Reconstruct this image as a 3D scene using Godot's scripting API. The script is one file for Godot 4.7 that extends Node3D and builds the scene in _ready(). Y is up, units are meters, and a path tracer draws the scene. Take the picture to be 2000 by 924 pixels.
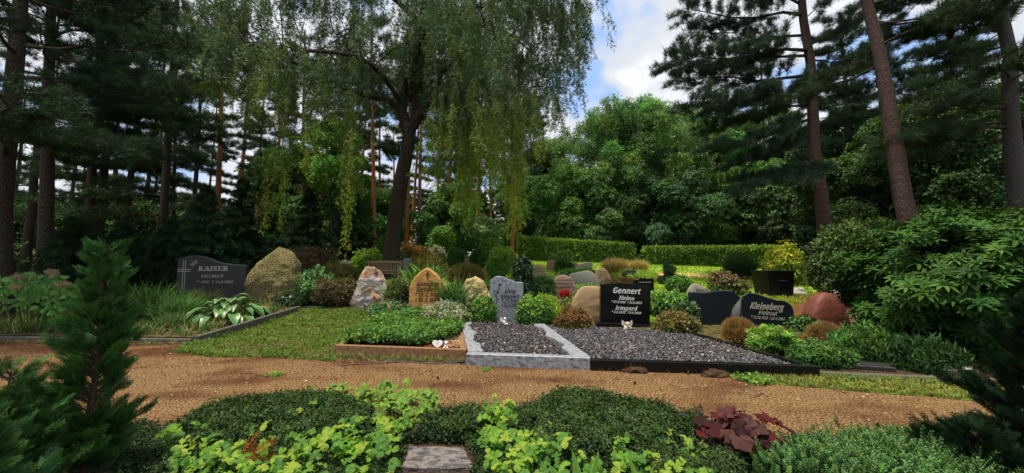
extends Node3D

# ---------------------------------------------------------------- helpers
const EYE := 1.5
const LENS := 740.0            # focal length in the pixels of a 2000 pixel wide picture
const PITCH := 0.0782
const LUSH := 1.75             # how bright leaves are against the first estimates
var rng := RandomNumberGenerator.new()
var wob := FastNoiseLite.new()
var M := {}
var S := {}

class Shape:
	var v := PackedVector3Array()
	var c := PackedColorArray()
	var ix := PackedInt32Array()
	var ink := Color.WHITE
	func p(a: Vector3) -> int:
		v.append(a)
		c.append(ink)
		return v.size() - 1
	func t(a: int, b: int, d: int) -> void:
		ix.append(a); ix.append(b); ix.append(d)
	func tri(a: Vector3, b: Vector3, d: Vector3) -> void:
		t(p(a), p(b), p(d))
	func quad(a: Vector3, b: Vector3, d: Vector3, e: Vector3) -> void:
		var k := p(a)
		p(b); p(d); p(e)
		t(k, k + 1, k + 2); t(k, k + 2, k + 3)
	func tube(pts: Array, radii: Array, sides := 7) -> void:
		var at := v.size()
		var n := pts.size()
		var ref := Vector3(0.31, 0.17, 0.93).normalized()
		for k in n:
			var d: Vector3 = (pts[mini(k + 1, n - 1)] - pts[maxi(k - 1, 0)]).normalized()
			var a := d.cross(ref).normalized()
			var b := d.cross(a)
			for s in sides:
				var w := TAU * s / sides
				p(pts[k] + (a * cos(w) + b * sin(w)) * radii[k])
		for k in n - 1:
			for s in sides:
				var q := at + k * sides
				var s2 := (s + 1) % sides
				t(q + s, q + s2, q + sides + s); t(q + s2, q + sides + s2, q + sides + s)
		var top := at + (n - 1) * sides
		for s in sides - 2:
			t(top, top + s + 1, top + s + 2)
	func mesh(smooth := false, colors := false) -> ArrayMesh:
		var a := []
		a.resize(Mesh.ARRAY_MAX)
		a[Mesh.ARRAY_VERTEX] = v
		a[Mesh.ARRAY_INDEX] = ix
		if colors:
			a[Mesh.ARRAY_COLOR] = c
		if smooth:
			var n := PackedVector3Array()
			n.resize(v.size())
			for k in range(0, ix.size(), 3):
				var f := (v[ix[k + 2]] - v[ix[k]]).cross(v[ix[k + 1]] - v[ix[k]])
				n[ix[k]] += f; n[ix[k + 1]] += f; n[ix[k + 2]] += f
			for k in n.size():
				n[k] = n[k].normalized() if n[k].length_squared() > 1e-14 else Vector3.UP
			a[Mesh.ARRAY_NORMAL] = n
		var m := ArrayMesh.new()
		m.add_surface_from_arrays(Mesh.PRIMITIVE_TRIANGLES, a)
		return m

class Scatter:
	var b := PackedFloat32Array()
	var n := 0
	func put(q: Basis, o: Vector3, c: Color) -> void:
		b.append_array(PackedFloat32Array([q.x.x, q.y.x, q.z.x, o.x, q.x.y, q.y.y, q.z.y, o.y, q.x.z, q.y.z, q.z.z, o.z, c.r, c.g, c.b, 1.0]))
		n += 1

func R(a: float, b: float) -> float:
	return rng.randf_range(a, b)

func ray(px: float, py: float) -> Vector3:
	return Vector3((px - 1000.0) / LENS, (462.0 - py) / LENS, -1.0).rotated(Vector3.RIGHT, PITCH)

func pt(px: float, py: float, d: float) -> Vector3:      # a place d metres off, in the direction a surveyor noted
	var v := ray(px, py)
	return Vector3(0, EYE, 0) + v * (d / -v.z)

func soft(t: float) -> float:
	return 0.0 if t < -0.8 else t if t > 0.8 else (t + 0.8) * (t + 0.8) / 3.2

func land(x: float, z: float) -> float:                  # the lie of the land: flat by the path, a slope behind it
	var d := -z
	return 0.11 * soft(d - 8.5) - 0.055 * soft(d - 22.0) - 0.055 * soft(d - 46.0) + 0.03 * maxf(0.0, -x - 2.0) * smoothstep(15.0, 30.0, d)

func spot(px: float, py: float) -> Vector3:               # where that direction meets the ground
	var v := ray(px, py)
	var d := 1.0
	while d < 90.0:
		var q := Vector3(0, EYE, 0) + v * (d / -v.z)
		if q.y <= land(q.x, q.z):
			q.y = land(q.x, q.z)
			return q
		d += 0.02 if d < 20.0 else 0.1
	return pt(px, py, 60.0)

func on(x: float, z: float) -> Vector3:
	return Vector3(x, land(x, z), z)

func aim(up: Vector3, spin: float, s: float) -> Basis:
	var y := up.normalized()
	var x := y.cross(Vector3.FORWARD if absf(y.z) < 0.9 else Vector3.RIGHT).normalized()
	var z := x.cross(y)
	return Basis(x * cos(spin) + z * sin(spin), y, z * cos(spin) - x * sin(spin)).scaled_local(Vector3(s, s, s))

func somewhere() -> Vector3:
	var y := R(-1, 1)
	var a := R(0, TAU)
	var r := sqrt(1.0 - y * y)
	return Vector3(r * cos(a), y, r * sin(a))

func tint(c: Color, v: float) -> Color:
	var k := LUSH * (1.0 + R(-v, v))
	k *= 1.0 + R(-v, v) * 0.6
	return Color(c.r * k * (1.0 + R(-0.2, 0.25)), c.g * k, c.b * k * (1.0 + R(-0.3, 0.3)))

func rgb(r: int, g: int, b: int) -> Color:
	return Color8(r, g, b)

func thing(called: String, label: String, category: String, at := Vector3.ZERO, turn := 0.0, group := "", kind := "") -> Node3D:
	var o := Node3D.new()
	o.name = called
	add_child(o, true)
	o.position = at
	o.rotation.y = turn
	tag(o, label, category, group, kind)
	return o

func tag(o: Node, label: String, category: String, group := "", kind := "") -> void:
	if label: o.set_meta("label", label)
	if category: o.set_meta("category", category)
	if group: o.set_meta("group", group)
	if kind: o.set_meta("kind", kind)

func part(called: String, mesh: Mesh, m: Material, parent: Node = self, at := Transform3D()) -> MeshInstance3D:
	var o := MeshInstance3D.new()
	o.name = called
	o.mesh = mesh
	o.material_override = m
	parent.add_child(o, true)
	o.transform = at
	return o

func many(called: String, mesh: Mesh, m: Material, k: Scatter, parent: Node = self, kind := "stuff") -> MultiMeshInstance3D:
	var mm := MultiMesh.new()
	mm.transform_format = MultiMesh.TRANSFORM_3D
	mm.use_colors = true
	mm.mesh = mesh
	mm.instance_count = k.n
	mm.buffer = k.b
	var o := MultiMeshInstance3D.new()
	o.name = called
	o.multimesh = mm
	o.material_override = m
	parent.add_child(o, true)
	if kind: o.set_meta("kind", kind)
	return o

# ---------------------------------------------------------------- materials
func noise_tex(colors: Array, freq: float, octaves := 4, cell := false, size := 512, seed_ := 1, stops: Array = []) -> NoiseTexture2D:
	var n := FastNoiseLite.new()
	n.seed = seed_
	n.noise_type = FastNoiseLite.TYPE_CELLULAR if cell else FastNoiseLite.TYPE_SIMPLEX_SMOOTH
	n.frequency = freq
	n.fractal_octaves = octaves
	n.fractal_type = FastNoiseLite.FRACTAL_FBM if octaves > 1 else FastNoiseLite.FRACTAL_NONE
	var g := Gradient.new()
	var off := PackedFloat32Array()
	for k in colors.size():
		off.append(stops[k] if stops else float(k) / maxf(1.0, colors.size() - 1))
	g.offsets = off
	g.colors = PackedColorArray(colors)
	var t := NoiseTexture2D.new()
	t.width = size
	t.height = size
	t.seamless = true
	t.generate_mipmaps = false
	t.noise = n
	t.color_ramp = g
	return t

func surface(colors: Array, freq: float, scale: Vector3, rough := 0.85, bump := 0.0, bump_freq := 0.05, octaves := 4, cell := false, stops: Array = [], seed_ := 1, world := false) -> StandardMaterial3D:
	var m := StandardMaterial3D.new()
	m.albedo_texture = noise_tex(colors, freq, octaves, cell, 512, seed_, stops)
	m.uv1_triplanar = true
	m.uv1_world_triplanar = world
	m.uv1_scale = scale
	m.roughness = rough
	m.metallic_specular = 0.4
	if bump > 0.0:
		var key := "h%s" % bump_freq
		if not S.has(key):
			S[key] = noise_tex([Color.BLACK, Color.WHITE], bump_freq, 5, false, 512, 9)
		m.heightmap_enabled = true
		m.heightmap_texture = S[key]
		m.heightmap_scale = bump
	return m

func plain(c: Color, rough := 0.8, shine := 0.4) -> StandardMaterial3D:
	var m := StandardMaterial3D.new()
	m.albedo_color = c
	m.roughness = rough
	m.metallic_specular = shine
	return m

func leafy(rough: float, through: float, shine := 0.35) -> StandardMaterial3D:
	var m := StandardMaterial3D.new()
	m.vertex_color_use_as_albedo = true
	m.roughness = rough
	m.metallic_specular = shine
	if through > 0.0:
		m.backlight_enabled = true
		m.backlight = Color(through, through, through * 0.8)
	return m

func green(c: Color, rough := 0.5, through := 0.5) -> StandardMaterial3D:   # c: linear base colour
	c = c * LUSH
	var m := plain(c.linear_to_srgb(), rough, 0.3)
	if through > 0.0:
		m.backlight_enabled = true
		m.backlight = (c * (through / maxf(c.g, c.r))).linear_to_srgb()
		m.backlight.a = 1.0
	return m

func make_materials() -> void:
	M.leaf = leafy(0.55, 0.7)
	M.matt = leafy(0.75, 0.5, 0.2)
	M.gloss = leafy(0.48, 0.35, 0.35)
	M.bark_dark = surface([rgb(30, 24, 19), rgb(64, 54, 44), rgb(92, 80, 66)], 0.03, Vector3(1.6, 0.45, 1.6), 0.95, 6.0, 0.03)
	M.bark_pine = surface([rgb(34, 26, 24), rgb(84, 66, 60), rgb(112, 90, 82)], 0.02, Vector3(2.2, 0.8, 2.2), 0.95, 5.0, 0.03, 4, true)
	M.bark_orange = surface([rgb(92, 58, 38), rgb(168, 104, 66), rgb(190, 128, 88)], 0.02, Vector3(1.5, 0.4, 1.5), 0.95, 4.0, 0.03)
	M.bark_grey = surface([rgb(38, 34, 33), rgb(78, 71, 68), rgb(102, 94, 90)], 0.03, Vector3(2, 0.7, 2), 0.95, 2.0, 0.03)
	M.birch = surface([rgb(40, 38, 36), rgb(150, 146, 138), rgb(190, 188, 180)], 0.03, Vector3(0.5, 2, 0.5), 0.9, 0.0, 0.05, 3, false, [0.0, 0.4, 0.7])
	M.twig = plain(rgb(66, 54, 42), 0.9)
	M.stem = plain(rgb(70, 84, 40), 0.8)
	M.granite = surface([rgb(78, 82, 88), rgb(124, 128, 134), rgb(140, 144, 150), rgb(154, 158, 164)], 0.016, Vector3(1.3, 1.9, 1.3), 0.45, 0.15, 0.05, 6, false, [0.22, 0.36, 0.6, 0.85], 4)
	M.granite_rough = surface([rgb(40, 42, 46), rgb(96, 98, 102), rgb(130, 132, 134)], 0.05, Vector3(2, 2, 2), 0.85, 2.5, 0.06, 5)
	M.black = surface([rgb(14, 14, 15), rgb(20, 20, 22), rgb(30, 30, 33)], 0.25, Vector3(2, 2, 2), 0.16, 0.0, 0.05, 2)
	M.black.metallic_specular = 0.35
	M.teal = surface([rgb(15, 20, 24), rgb(26, 34, 39), rgb(36, 46, 51)], 0.2, Vector3(2, 2, 2), 0.3, 0.0, 0.05, 3)
	M.sandstone = surface([rgb(140, 98, 48), rgb(188, 140, 78), rgb(204, 160, 96)], 0.006, Vector3(1.2, 3.0, 1.2), 0.9, 0.5, 0.06, 5)
	M.brown_kerb = surface([rgb(92, 66, 44), rgb(128, 96, 66), rgb(146, 112, 80)], 0.012, Vector3(1.5, 2, 1.5), 0.85, 0.4, 0.06, 5)
	M.kerb_old = surface([rgb(52, 50, 46), rgb(88, 85, 78), rgb(112, 108, 98), rgb(72, 82, 50)], 0.02, Vector3(2, 2, 2), 0.9, 1.0, 0.05, 5, false, [0.2, 0.45, 0.6, 0.85])
	M.kerb_pale = surface([rgb(110, 110, 106), rgb(158, 156, 150), rgb(178, 176, 170)], 0.02, Vector3(2, 2, 2), 0.85, 0.6, 0.05, 5)
	M.dark_granite = surface([rgb(22, 22, 22), rgb(44, 44, 43), rgb(72, 72, 70)], 0.06, Vector3(2, 2, 2), 0.5, 0.2, 0.06, 3)
	M.moss = surface([rgb(70, 62, 38), rgb(126, 112, 70), rgb(164, 150, 104), rgb(98, 98, 48)], 0.015, Vector3(1.6, 1.6, 1.6), 0.95, 5.0, 0.02, 6, false, [0.25, 0.45, 0.6, 0.8])
	M.rust_stone = surface([rgb(120, 78, 48), rgb(158, 124, 98), rgb(168, 160, 155), rgb(140, 132, 128)], 0.004, Vector3(0.6, 0.6, 0.6), 0.85, 5.0, 0.02, 6, false, [0.25, 0.4, 0.52, 0.8], 3)
	M.yellow_stone = surface([rgb(106, 92, 52), rgb(176, 156, 104), rgb(198, 184, 138), rgb(146, 126, 72)], 0.01, Vector3(1.2, 1.2, 1.2), 0.9, 2.5, 0.02, 6, false, [0.25, 0.45, 0.6, 0.85], 5)
	M.brown_stone = surface([rgb(84, 66, 56), rgb(128, 106, 92), rgb(150, 128, 112)], 0.06, Vector3(1.5, 1.5, 1.5), 0.85, 0.8, 0.05, 4)
	M.tan_stone = surface([rgb(116, 92, 62), rgb(160, 134, 98), rgb(186, 164, 128)], 0.03, Vector3(1.5, 1.5, 1.5), 0.85, 0.8, 0.05, 4)
	M.grey_stone = surface([rgb(92, 90, 84), rgb(134, 131, 122), rgb(156, 152, 142)], 0.05, Vector3(1.5, 1.5, 1.5), 0.85, 0.8, 0.05, 4)
	M.pink_stone = surface([rgb(128, 86, 76), rgb(166, 122, 108), rgb(188, 146, 130)], 0.05, Vector3(1.5, 1.5, 1.5), 0.8, 0.6, 0.05, 4)
	M.red_stone = surface([rgb(70, 36, 30), rgb(112, 62, 50), rgb(136, 84, 70)], 0.03, Vector3(1.4, 1.4, 1.4), 0.6, 0.25, 0.04, 5)
	M.slate_slab = surface([rgb(66, 62, 62), rgb(98, 92, 92), rgb(124, 118, 118), rgb(84, 76, 70)], 0.014, Vector3(1, 1, 1.6), 0.7, 1.2, 0.04, 6, false, [0.25, 0.45, 0.62, 0.85])
	M.wood_bench = surface([rgb(84, 70, 50), rgb(134, 114, 86), rgb(154, 134, 104)], 0.03, Vector3(6, 1, 6), 0.9)
	M.white_paint = plain(rgb(225, 222, 214), 0.5)
	M.ornament = surface([rgb(150, 138, 112), rgb(206, 196, 172), rgb(222, 214, 196)], 0.05, Vector3(6, 6, 6), 0.8)
	M.bin = plain(rgb(16, 17, 18), 0.42)
	M.letter_white = plain(rgb(216, 214, 206), 0.6)
	M.letter_grey = plain(rgb(168, 164, 150), 0.7)
	M.letter_dark = plain(rgb(44, 34, 26), 0.8)
	M.letter_worn = plain(rgb(92, 78, 62), 0.9)
	M.soil = surface([rgb(38, 28, 19), rgb(74, 54, 36), rgb(96, 72, 46)], 0.03, Vector3(1.1, 1.1, 1.1), 0.98, 6.0, 0.03, 5, false, [], 2, true)
	M.floor = surface([rgb(40, 36, 20), rgb(70, 66, 34), rgb(92, 88, 40), rgb(78, 58, 36)], 0.02, Vector3(0.5, 0.5, 0.5), 0.98, 4.0, 0.03, 5, false, [0.25, 0.45, 0.6, 0.8], 6, true)
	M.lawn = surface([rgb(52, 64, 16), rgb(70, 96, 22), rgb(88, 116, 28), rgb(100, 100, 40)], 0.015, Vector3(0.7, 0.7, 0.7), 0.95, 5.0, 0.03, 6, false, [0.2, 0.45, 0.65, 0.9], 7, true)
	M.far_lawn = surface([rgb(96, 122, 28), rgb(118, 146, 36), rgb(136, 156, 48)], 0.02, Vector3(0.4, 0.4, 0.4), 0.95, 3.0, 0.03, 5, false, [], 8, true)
	M.path = surface([rgb(80, 57, 34), rgb(130, 99, 62), rgb(152, 119, 78), rgb(188, 158, 116)], 0.075, Vector3(0.8, 0.8, 0.8), 0.97, 5.0, 0.07, 4, false, [0.25, 0.44, 0.62, 0.85], 11, true)
	M.path.vertex_color_use_as_albedo = true
	M.far_path = surface([rgb(150, 120, 74), rgb(184, 154, 98), rgb(206, 178, 122)], 0.03, Vector3(0.6, 0.6, 0.6), 0.97, 0.0, 0.05, 4, false, [], 12, true)

# ---------------------------------------------------------------- shapes
func leaf(s: Shape, o: Vector3, dir: Vector3, up: Vector3, l: float, w: float, fold := 0.2, curl := 0.15, fine := false) -> void:
	var side := dir.cross(up)
	side = side.normalized() if side.length() > 1e-4 else Vector3.RIGHT
	var n := side.cross(dir)
	var tip := o + dir * l - n * curl * l
	if not fine:
		var m := o + dir * l * 0.45
		var k := s.p(o)
		s.p(m - side * w * 0.5 + n * fold * w); s.p(tip); s.p(m + side * w * 0.5 + n * fold * w)
		s.t(k, k + 1, k + 2); s.t(k, k + 2, k + 3)
		return
	var mid := o + dir * l * 0.5 + n * curl * l * 0.12
	var at := s.p(o)
	s.p(mid); s.p(tip)
	for h in [-1.0, 1.0]:
		var a := s.p(o + dir * l * 0.2 + side * h * w * 0.4 + n * fold * w * 0.8)
		var b := s.p(o + dir * l * 0.5 + side * h * w * 0.5 + n * (fold * w + curl * l * 0.1))
		var e := s.p(o + dir * l * 0.78 + side * h * w * 0.34 + n * (fold * w * 0.7 - curl * l * 0.45))
		if h < 0:
			s.t(at, a, at + 1); s.t(a, b, at + 1); s.t(b, e, at + 1); s.t(e, at + 2, at + 1)
		else:
			s.t(at, at + 1, a); s.t(a, at + 1, b); s.t(b, at + 1, e); s.t(e, at + 1, at + 2)

func ball(n: int, spread: float, l: float, w: float, fine := false, flat := 0.6) -> ArrayMesh:     # a loose bunch of leaves
	var s := Shape.new()
	for k in n:
		var d := somewhere()
		d.y *= flat
		d = d.normalized()
		var o := somewhere() * spread * R(0.2, 1.0)
		o.y *= 0.7
		leaf(s, o, (d + o * 0.5).normalized(), (Vector3.UP + somewhere() * 0.7).normalized(), l * R(0.7, 1.2), w * R(0.8, 1.2), 0.18, R(0.0, 0.3), fine)
	return s.mesh()

func whorl(n: int, l: float, w: float, tilt: float, fine := true) -> ArrayMesh:          # leaves round the end of a shoot
	var s := Shape.new()
	for ring in 2:
		var m := n if ring == 0 else n / 2
		for k in m:
			var a := TAU * (k + 0.5 * ring + R(-0.2, 0.2)) / m
			var y := tilt + 0.55 * ring + R(-0.15, 0.15)
			var d := Vector3(cos(a), y, sin(a)).normalized()
			leaf(s, d * l * 0.08 + Vector3(0, 0.02 * ring, 0), d, Vector3.UP, l * R(0.8, 1.1) * (1.0 - 0.3 * ring), w * R(0.85, 1.1) * (1.0 - 0.2 * ring), 0.15, R(0.05, 0.25), fine)
	return s.mesh()

func tuft(n: int, l: float, w: float, cone: float) -> ArrayMesh:                      # needles round a shoot that points up
	var s := Shape.new()
	for k in n:
		var a := R(0, TAU)
		var d := Vector3(cos(a) * cone, R(0.25, 1.0), sin(a) * cone).normalized()
		var o := Vector3(0, R(-0.5, 0.3) * l, 0)
		var side := d.cross(somewhere()).normalized() * w * 0.5
		s.tri(o - side, o + side, o + d * l * R(0.7, 1.1))
	return s.mesh()

func spray(l: float, depth := 2) -> ArrayMesh:                                       # the flat fan of a cypress twig, along +y in the xy plane
	var s := Shape.new()
	fan(s, Vector3.ZERO, Vector3.UP, l, depth)
	return s.mesh(false, true)

func fan(s: Shape, o: Vector3, d: Vector3, l: float, depth: int) -> void:
	var side := Vector3(d.y, -d.x, 0).normalized()
	var w := 0.0016 + 0.007 * l
	var bend := Vector3(0, 0, R(-0.04, 0.06))
	var e := (o + d * l) + bend * l
	s.ink = [Color(1.5, 1.35, 1.1), Color(1.0, 1.0, 1.0), Color(0.6, 0.5, 0.4)][depth]
	s.quad(o - side * w, o + side * w, e + side * w * 0.5, e - side * w * 0.5)
	s.tri(e - side * w * 0.5, e + side * w * 0.5, e + d * w * 3.0)
	if depth <= 0:
		return
	var n := 8 if depth == 2 else 6
	for k in n:
		var f := 0.12 + 0.84 * k / n
		for h in [-1.0, 1.0]:
			var dd: Vector3 = (d + side * h * R(0.55, 0.95) + Vector3(0, 0, R(-0.25, 0.25))).normalized()
			fan(s, o + (e - o) * (f + R(0, 0.05)), dd, l * (1.0 - f * 0.75) * (0.5 if depth == 2 else 0.42), depth - 1)

func strand(n: int, l: float, w: float) -> ArrayMesh:                                 # one metre of a hanging willow twig
	var s := Shape.new()
	for j in 4:                                              # one long twig and three side twigs that curve away from it
		var b := R(0, TAU)
		var out := Vector3(cos(b), 0, sin(b)) * (0.0 if j == 0 else R(0.1, 0.26))
		var from := 0.0 if j == 0 else R(0.0, 0.45)
		var to := 1.02 if j == 0 else from + R(0.35, 0.6)
		var way := func(t: float) -> Vector3: return Vector3(0, -lerpf(from, to, t), 0) + out * (1.0 - (1.0 - t) * (1.0 - t)) + Vector3(0.02 * sin(t * 5.0 + j), 0, 0.02 * cos(t * 4.0))
		for k in 4:
			var q: Vector3 = way.call(k / 4.0)
			var e: Vector3 = way.call((k + 1) / 4.0)
			s.quad(q + Vector3(-0.003, 0, 0), q + Vector3(0.003, 0, 0), e + Vector3(0.002, 0, 0), e + Vector3(-0.002, 0, 0))
		for k in (n if j == 0 else int(n * 0.62)):
			var a := R(0, TAU)
			var d := Vector3(cos(a) * 0.75, R(-1.1, 0.0), sin(a) * 0.75).normalized()
			leaf(s, way.call(pow(rng.randf(), 0.8 if j > 0 else 1.0)), d, somewhere(), l * R(0.6, 1.25), w * R(0.8, 1.2), 0.1, R(0, 0.3))
	return s.mesh()

func blades(n: int, h: float, w: float, lean: float) -> ArrayMesh:
	var s := Shape.new()
	for k in n:
		var a := R(0, TAU)
		var o := Vector3(R(-1, 1), 0, R(-1, 1)) * h * 0.22
		var d := Vector3(cos(a), 0, sin(a))
		var side := Vector3(-d.z, 0, d.x) * w * 0.5
		var hh := h * R(0.5, 1.1)
		var m := o + d * lean * hh * 0.3 + Vector3(0, hh * 0.6, 0)
		var e := o + d * lean * hh * R(0.7, 1.2) + Vector3(0, hh * R(0.75, 1.0), 0)
		s.quad(o - side, o + side, m + side * 0.8, m - side * 0.8)
		s.tri(m - side * 0.8, m + side * 0.8, e)
	return s.mesh()

func chip(seed_: int) -> ArrayMesh:                                                   # a splinter of slate about 6 cm long
	rng.seed = 900 + seed_
	var s := Shape.new()
	var n := 6
	var lo := []
	var hi := []
	for k in n:
		var a := TAU * (k + R(-0.3, 0.3)) / n
		var r := R(0.6, 1.1)
		lo.append(Vector3(cos(a) * 0.034 * r, -0.006 + R(-0.003, 0.002), sin(a) * 0.02 * r))
		hi.append(Vector3(cos(a) * 0.029 * r + R(-0.004, 0.004), 0.006 + R(-0.004, 0.005), sin(a) * 0.016 * r))
	for k in n:
		s.quad(lo[k], lo[(k + 1) % n], hi[(k + 1) % n], hi[k])
	for k in n - 2:
		s.tri(hi[0], hi[k + 1], hi[k + 2])
		s.tri(lo[0], lo[k + 2], lo[k + 1])
	return s.mesh()

func make_sprigs() -> void:
	rng.seed = 11
	S.broad = ball(11, 0.34, 0.23, 0.14)
	S.fineleaf = ball(15, 0.3, 0.14, 0.085)
	S.small = ball(20, 0.1, 0.045, 0.026)
	S.box = ball(18, 0.09, 0.055, 0.032)
	S.oval = ball(10, 0.13, 0.1, 0.055, true)
	S.narrow = ball(16, 0.1, 0.11, 0.022)
	S.rhodo = whorl(9, 0.17, 0.048, 0.1)
	S.rhodo_low = whorl(8, 0.16, 0.05, 0.25, false)
	S.pine = tuft(26, 0.21, 0.012, 0.8)
	S.spruce = tuft(30, 0.16, 0.02, 1.2)
	S.needle = tuft(22, 0.03, 0.004, 1.0)
	S.heath = tuft(16, 0.11, 0.006, 0.5)
	S.spray = spray(0.26, 2)
	S.spray_low = spray(0.3, 1)
	S.strand = strand(26, 0.13, 0.026)
	S.grass = blades(8, 0.11, 0.006, 0.7)
	S.grass_tall = blades(14, 0.4, 0.01, 0.5)
	S.lawn = blades(9, 0.055, 0.006, 0.8)
	S.strap = blades(12, 0.6, 0.045, 0.45)
	S.hebe = tuft_leaves()
	for k in 3:
		S["chip%d" % k] = chip(k)

func tuft_leaves() -> ArrayMesh:                                                     # a hebe shoot: short leaves set in pairs up a stem
	var s := Shape.new()
	for k in 9:
		for h in 2:
			var a := k * PI / 2 + h * PI
			var d := Vector3(cos(a), 0.9, sin(a)).normalized()
			leaf(s, Vector3(0, k * 0.011, 0), d, Vector3.UP, 0.03 * (1.0 - k * 0.05), 0.011, 0.1, 0.0)
	return s.mesh()

# a bevelled bar lying along x, base at y = 0
func bar(l: float, h: float, w: float, b := 0.008) -> ArrayMesh:
	var s := Shape.new()
	var pr := [Vector2(-w / 2, 0), Vector2(-w / 2, h - b), Vector2(-w / 2 + b, h), Vector2(w / 2 - b, h), Vector2(w / 2, h - b), Vector2(w / 2, 0)]
	var x := l / 2
	for k in 6:
		var a: Vector2 = pr[k]
		var d: Vector2 = pr[(k + 1) % 6]
		s.quad(Vector3(-x, a.y, a.x), Vector3(-x, d.y, d.x), Vector3(x, d.y, d.x), Vector3(x, a.y, a.x))
	for e in [-x, x]:
		for k in 4:
			s.tri(Vector3(e, pr[0].y, pr[0].x), Vector3(e, pr[k + 1].y, pr[k + 1].x), Vector3(e, pr[k + 2].y, pr[k + 2].x))
	return s.mesh()

func kerb_piece(called: String, a: Vector3, b: Vector3, h: float, w: float, m: Material, parent: Node) -> MeshInstance3D:
	var d := b - a
	var x := d.normalized()
	var z := Vector3(-x.z, 0, x.x).normalized()
	if z.z < 0: z = -z
	var y := z.cross(x)
	if y.y < 0: y = -y
	return part(called, bar(d.length(), h, w), m, parent, Transform3D(Basis(x, y, x.cross(y)), (a + b) / 2 - Vector3(0, 0.03, 0)))

# outline of an upright slab: width w, height h, top edge heights (0..1) from left to right
func outline(w: float, h: float, tops: Array, corner := 0.03, narrow := 0.0) -> PackedVector2Array:
	var p := PackedVector2Array()
	p.append(Vector2(-w / 2 + narrow * w, 0))
	var n := tops.size()
	var fine := 26
	for k in fine + 1:
		var f := float(k) / fine * (n - 1)
		var i := mini(int(f), n - 2)
		var t := f - i
		var y := cubic_interpolate(tops[i], tops[i + 1], tops[maxi(i - 1, 0)], tops[mini(i + 2, n - 1)], t)
		var u := float(k) / fine
		var edge := minf(u, 1.0 - u) * w
		var drop := 0.0
		if edge < corner:
			drop = corner - sqrt(maxf(0.0, corner * corner - (corner - edge) * (corner - edge)))
		p.append(Vector2((u - 0.5) * w, y * h - drop))
	p.append(Vector2(w / 2 - narrow * w, 0))
	return p

func gothic(w: float, h: float) -> PackedVector2Array:
	var p := PackedVector2Array()
	p.append(Vector2(-w * 0.5, 0))
	for k in 15:
		var a := k / 14.0 * 1.12
		p.append(Vector2(-w * 0.48 + (1.0 - cos(a)) * w * 0.86, h * 0.5 + sin(a) / sin(1.12) * h * 0.49))
	for k in 15:
		var a := (14 - k) / 14.0 * 1.12
		if k == 0: continue
		p.append(Vector2(w * 0.48 - (1.0 - cos(a)) * w * 0.86, h * 0.5 + sin(a) / sin(1.12) * h * 0.49))
	p.append(Vector2(w * 0.5, 0))
	return p

func slab(p: PackedVector2Array, t: float, b := 0.012) -> ArrayMesh:                  # an outline with thickness and chamfered edges, facing +z
	var s := Shape.new()
	var n := p.size()
	var inner := PackedVector2Array()
	for k in n:
		var a := p[(k + n - 1) % n]
		var c := p[(k + 1) % n]
		var d := (c - a).normalized()
		var q := p[k] + Vector2(d.y, -d.x) * b
		inner.append(Vector2(q.x, maxf(q.y, 0.0)))
	var f := Geometry2D.triangulate_polygon(inner)
	for side in [1.0, -1.0]:
		for k in range(0, f.size(), 3):
			var v := []
			for j in 3:
				v.append(Vector3(inner[f[k + j]].x, inner[f[k + j]].y, side * t / 2))
			s.tri(v[0], v[1], v[2])
		for k in n:
			var j := (k + 1) % n
			s.quad(Vector3(inner[k].x, inner[k].y, side * t / 2), Vector3(p[k].x, p[k].y, side * (t / 2 - b)), Vector3(p[j].x, p[j].y, side * (t / 2 - b)), Vector3(inner[j].x, inner[j].y, side * t / 2))
	for k in n:
		var j := (k + 1) % n
		s.quad(Vector3(p[k].x, p[k].y, t / 2 - b), Vector3(p[k].x, p[k].y, b - t / 2), Vector3(p[j].x, p[j].y, b - t / 2), Vector3(p[j].x, p[j].y, t / 2 - b))
	return s.mesh()

# a natural stone: a rounded outline blown up to a pillow, roughened
func boulder(w: float, h: float, t: float, tops: Array, seed_: int, rough := 0.05, square := 3.0) -> ArrayMesh:
	var s := Shape.new()
	var fn := FastNoiseLite.new()
	fn.seed = seed_
	fn.frequency = 1.6 / maxf(w, h)
	fn.fractal_octaves = 4
	var rows := 30
	var cols := 44
	for r in rows + 1:
		var v := float(r) / rows                            # 0 foot, 1 crown
		for c in cols:
			var a := TAU * c / cols
			var ca := cos(a)
			var sa := sin(a)
			var k := pow(pow(absf(ca), square) + pow(absf(sa), square), -1.0 / square)
			var fall := pow(maxf(0.0, 1.0 - pow(v, 3.2)), 0.42) * (1.0 + 0.08 * sin(v * 3.0))
			var x := ca * k * 0.5
			var i := clampf((x * fall + 0.5) * (tops.size() - 1), 0, tops.size() - 1.001)
			var top: float = lerpf(tops[int(i)], tops[int(i) + 1], i - int(i))
			var q := Vector3(x * w * fall, v * h * top, sa * k * t * 0.5 * fall)
			var d := fn.get_noise_3dv(q + Vector3(seed_, 0, 0)) + 0.4 * fn.get_noise_3dv(q * 4.0)
			q += Vector3(q.x / w, (v - 0.4) * 0.6, q.z / t).normalized() * d * rough * 2.0
			s.p(q)
	for r in rows:
		for c in cols:
			var c2 := (c + 1) % cols
			var a := r * cols
			s.t(a + c, a + cols + c, a + c2); s.t(a + c2, a + cols + c, a + cols + c2)
	var top_at := s.v.size()
	var mid := Vector3.ZERO
	for c in cols: mid += s.v[rows * cols + c]
	s.p(mid / cols)
	for c in cols:
		s.t(rows * cols + c, top_at, rows * cols + (c + 1) % cols)
	return s.mesh(true)

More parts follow.
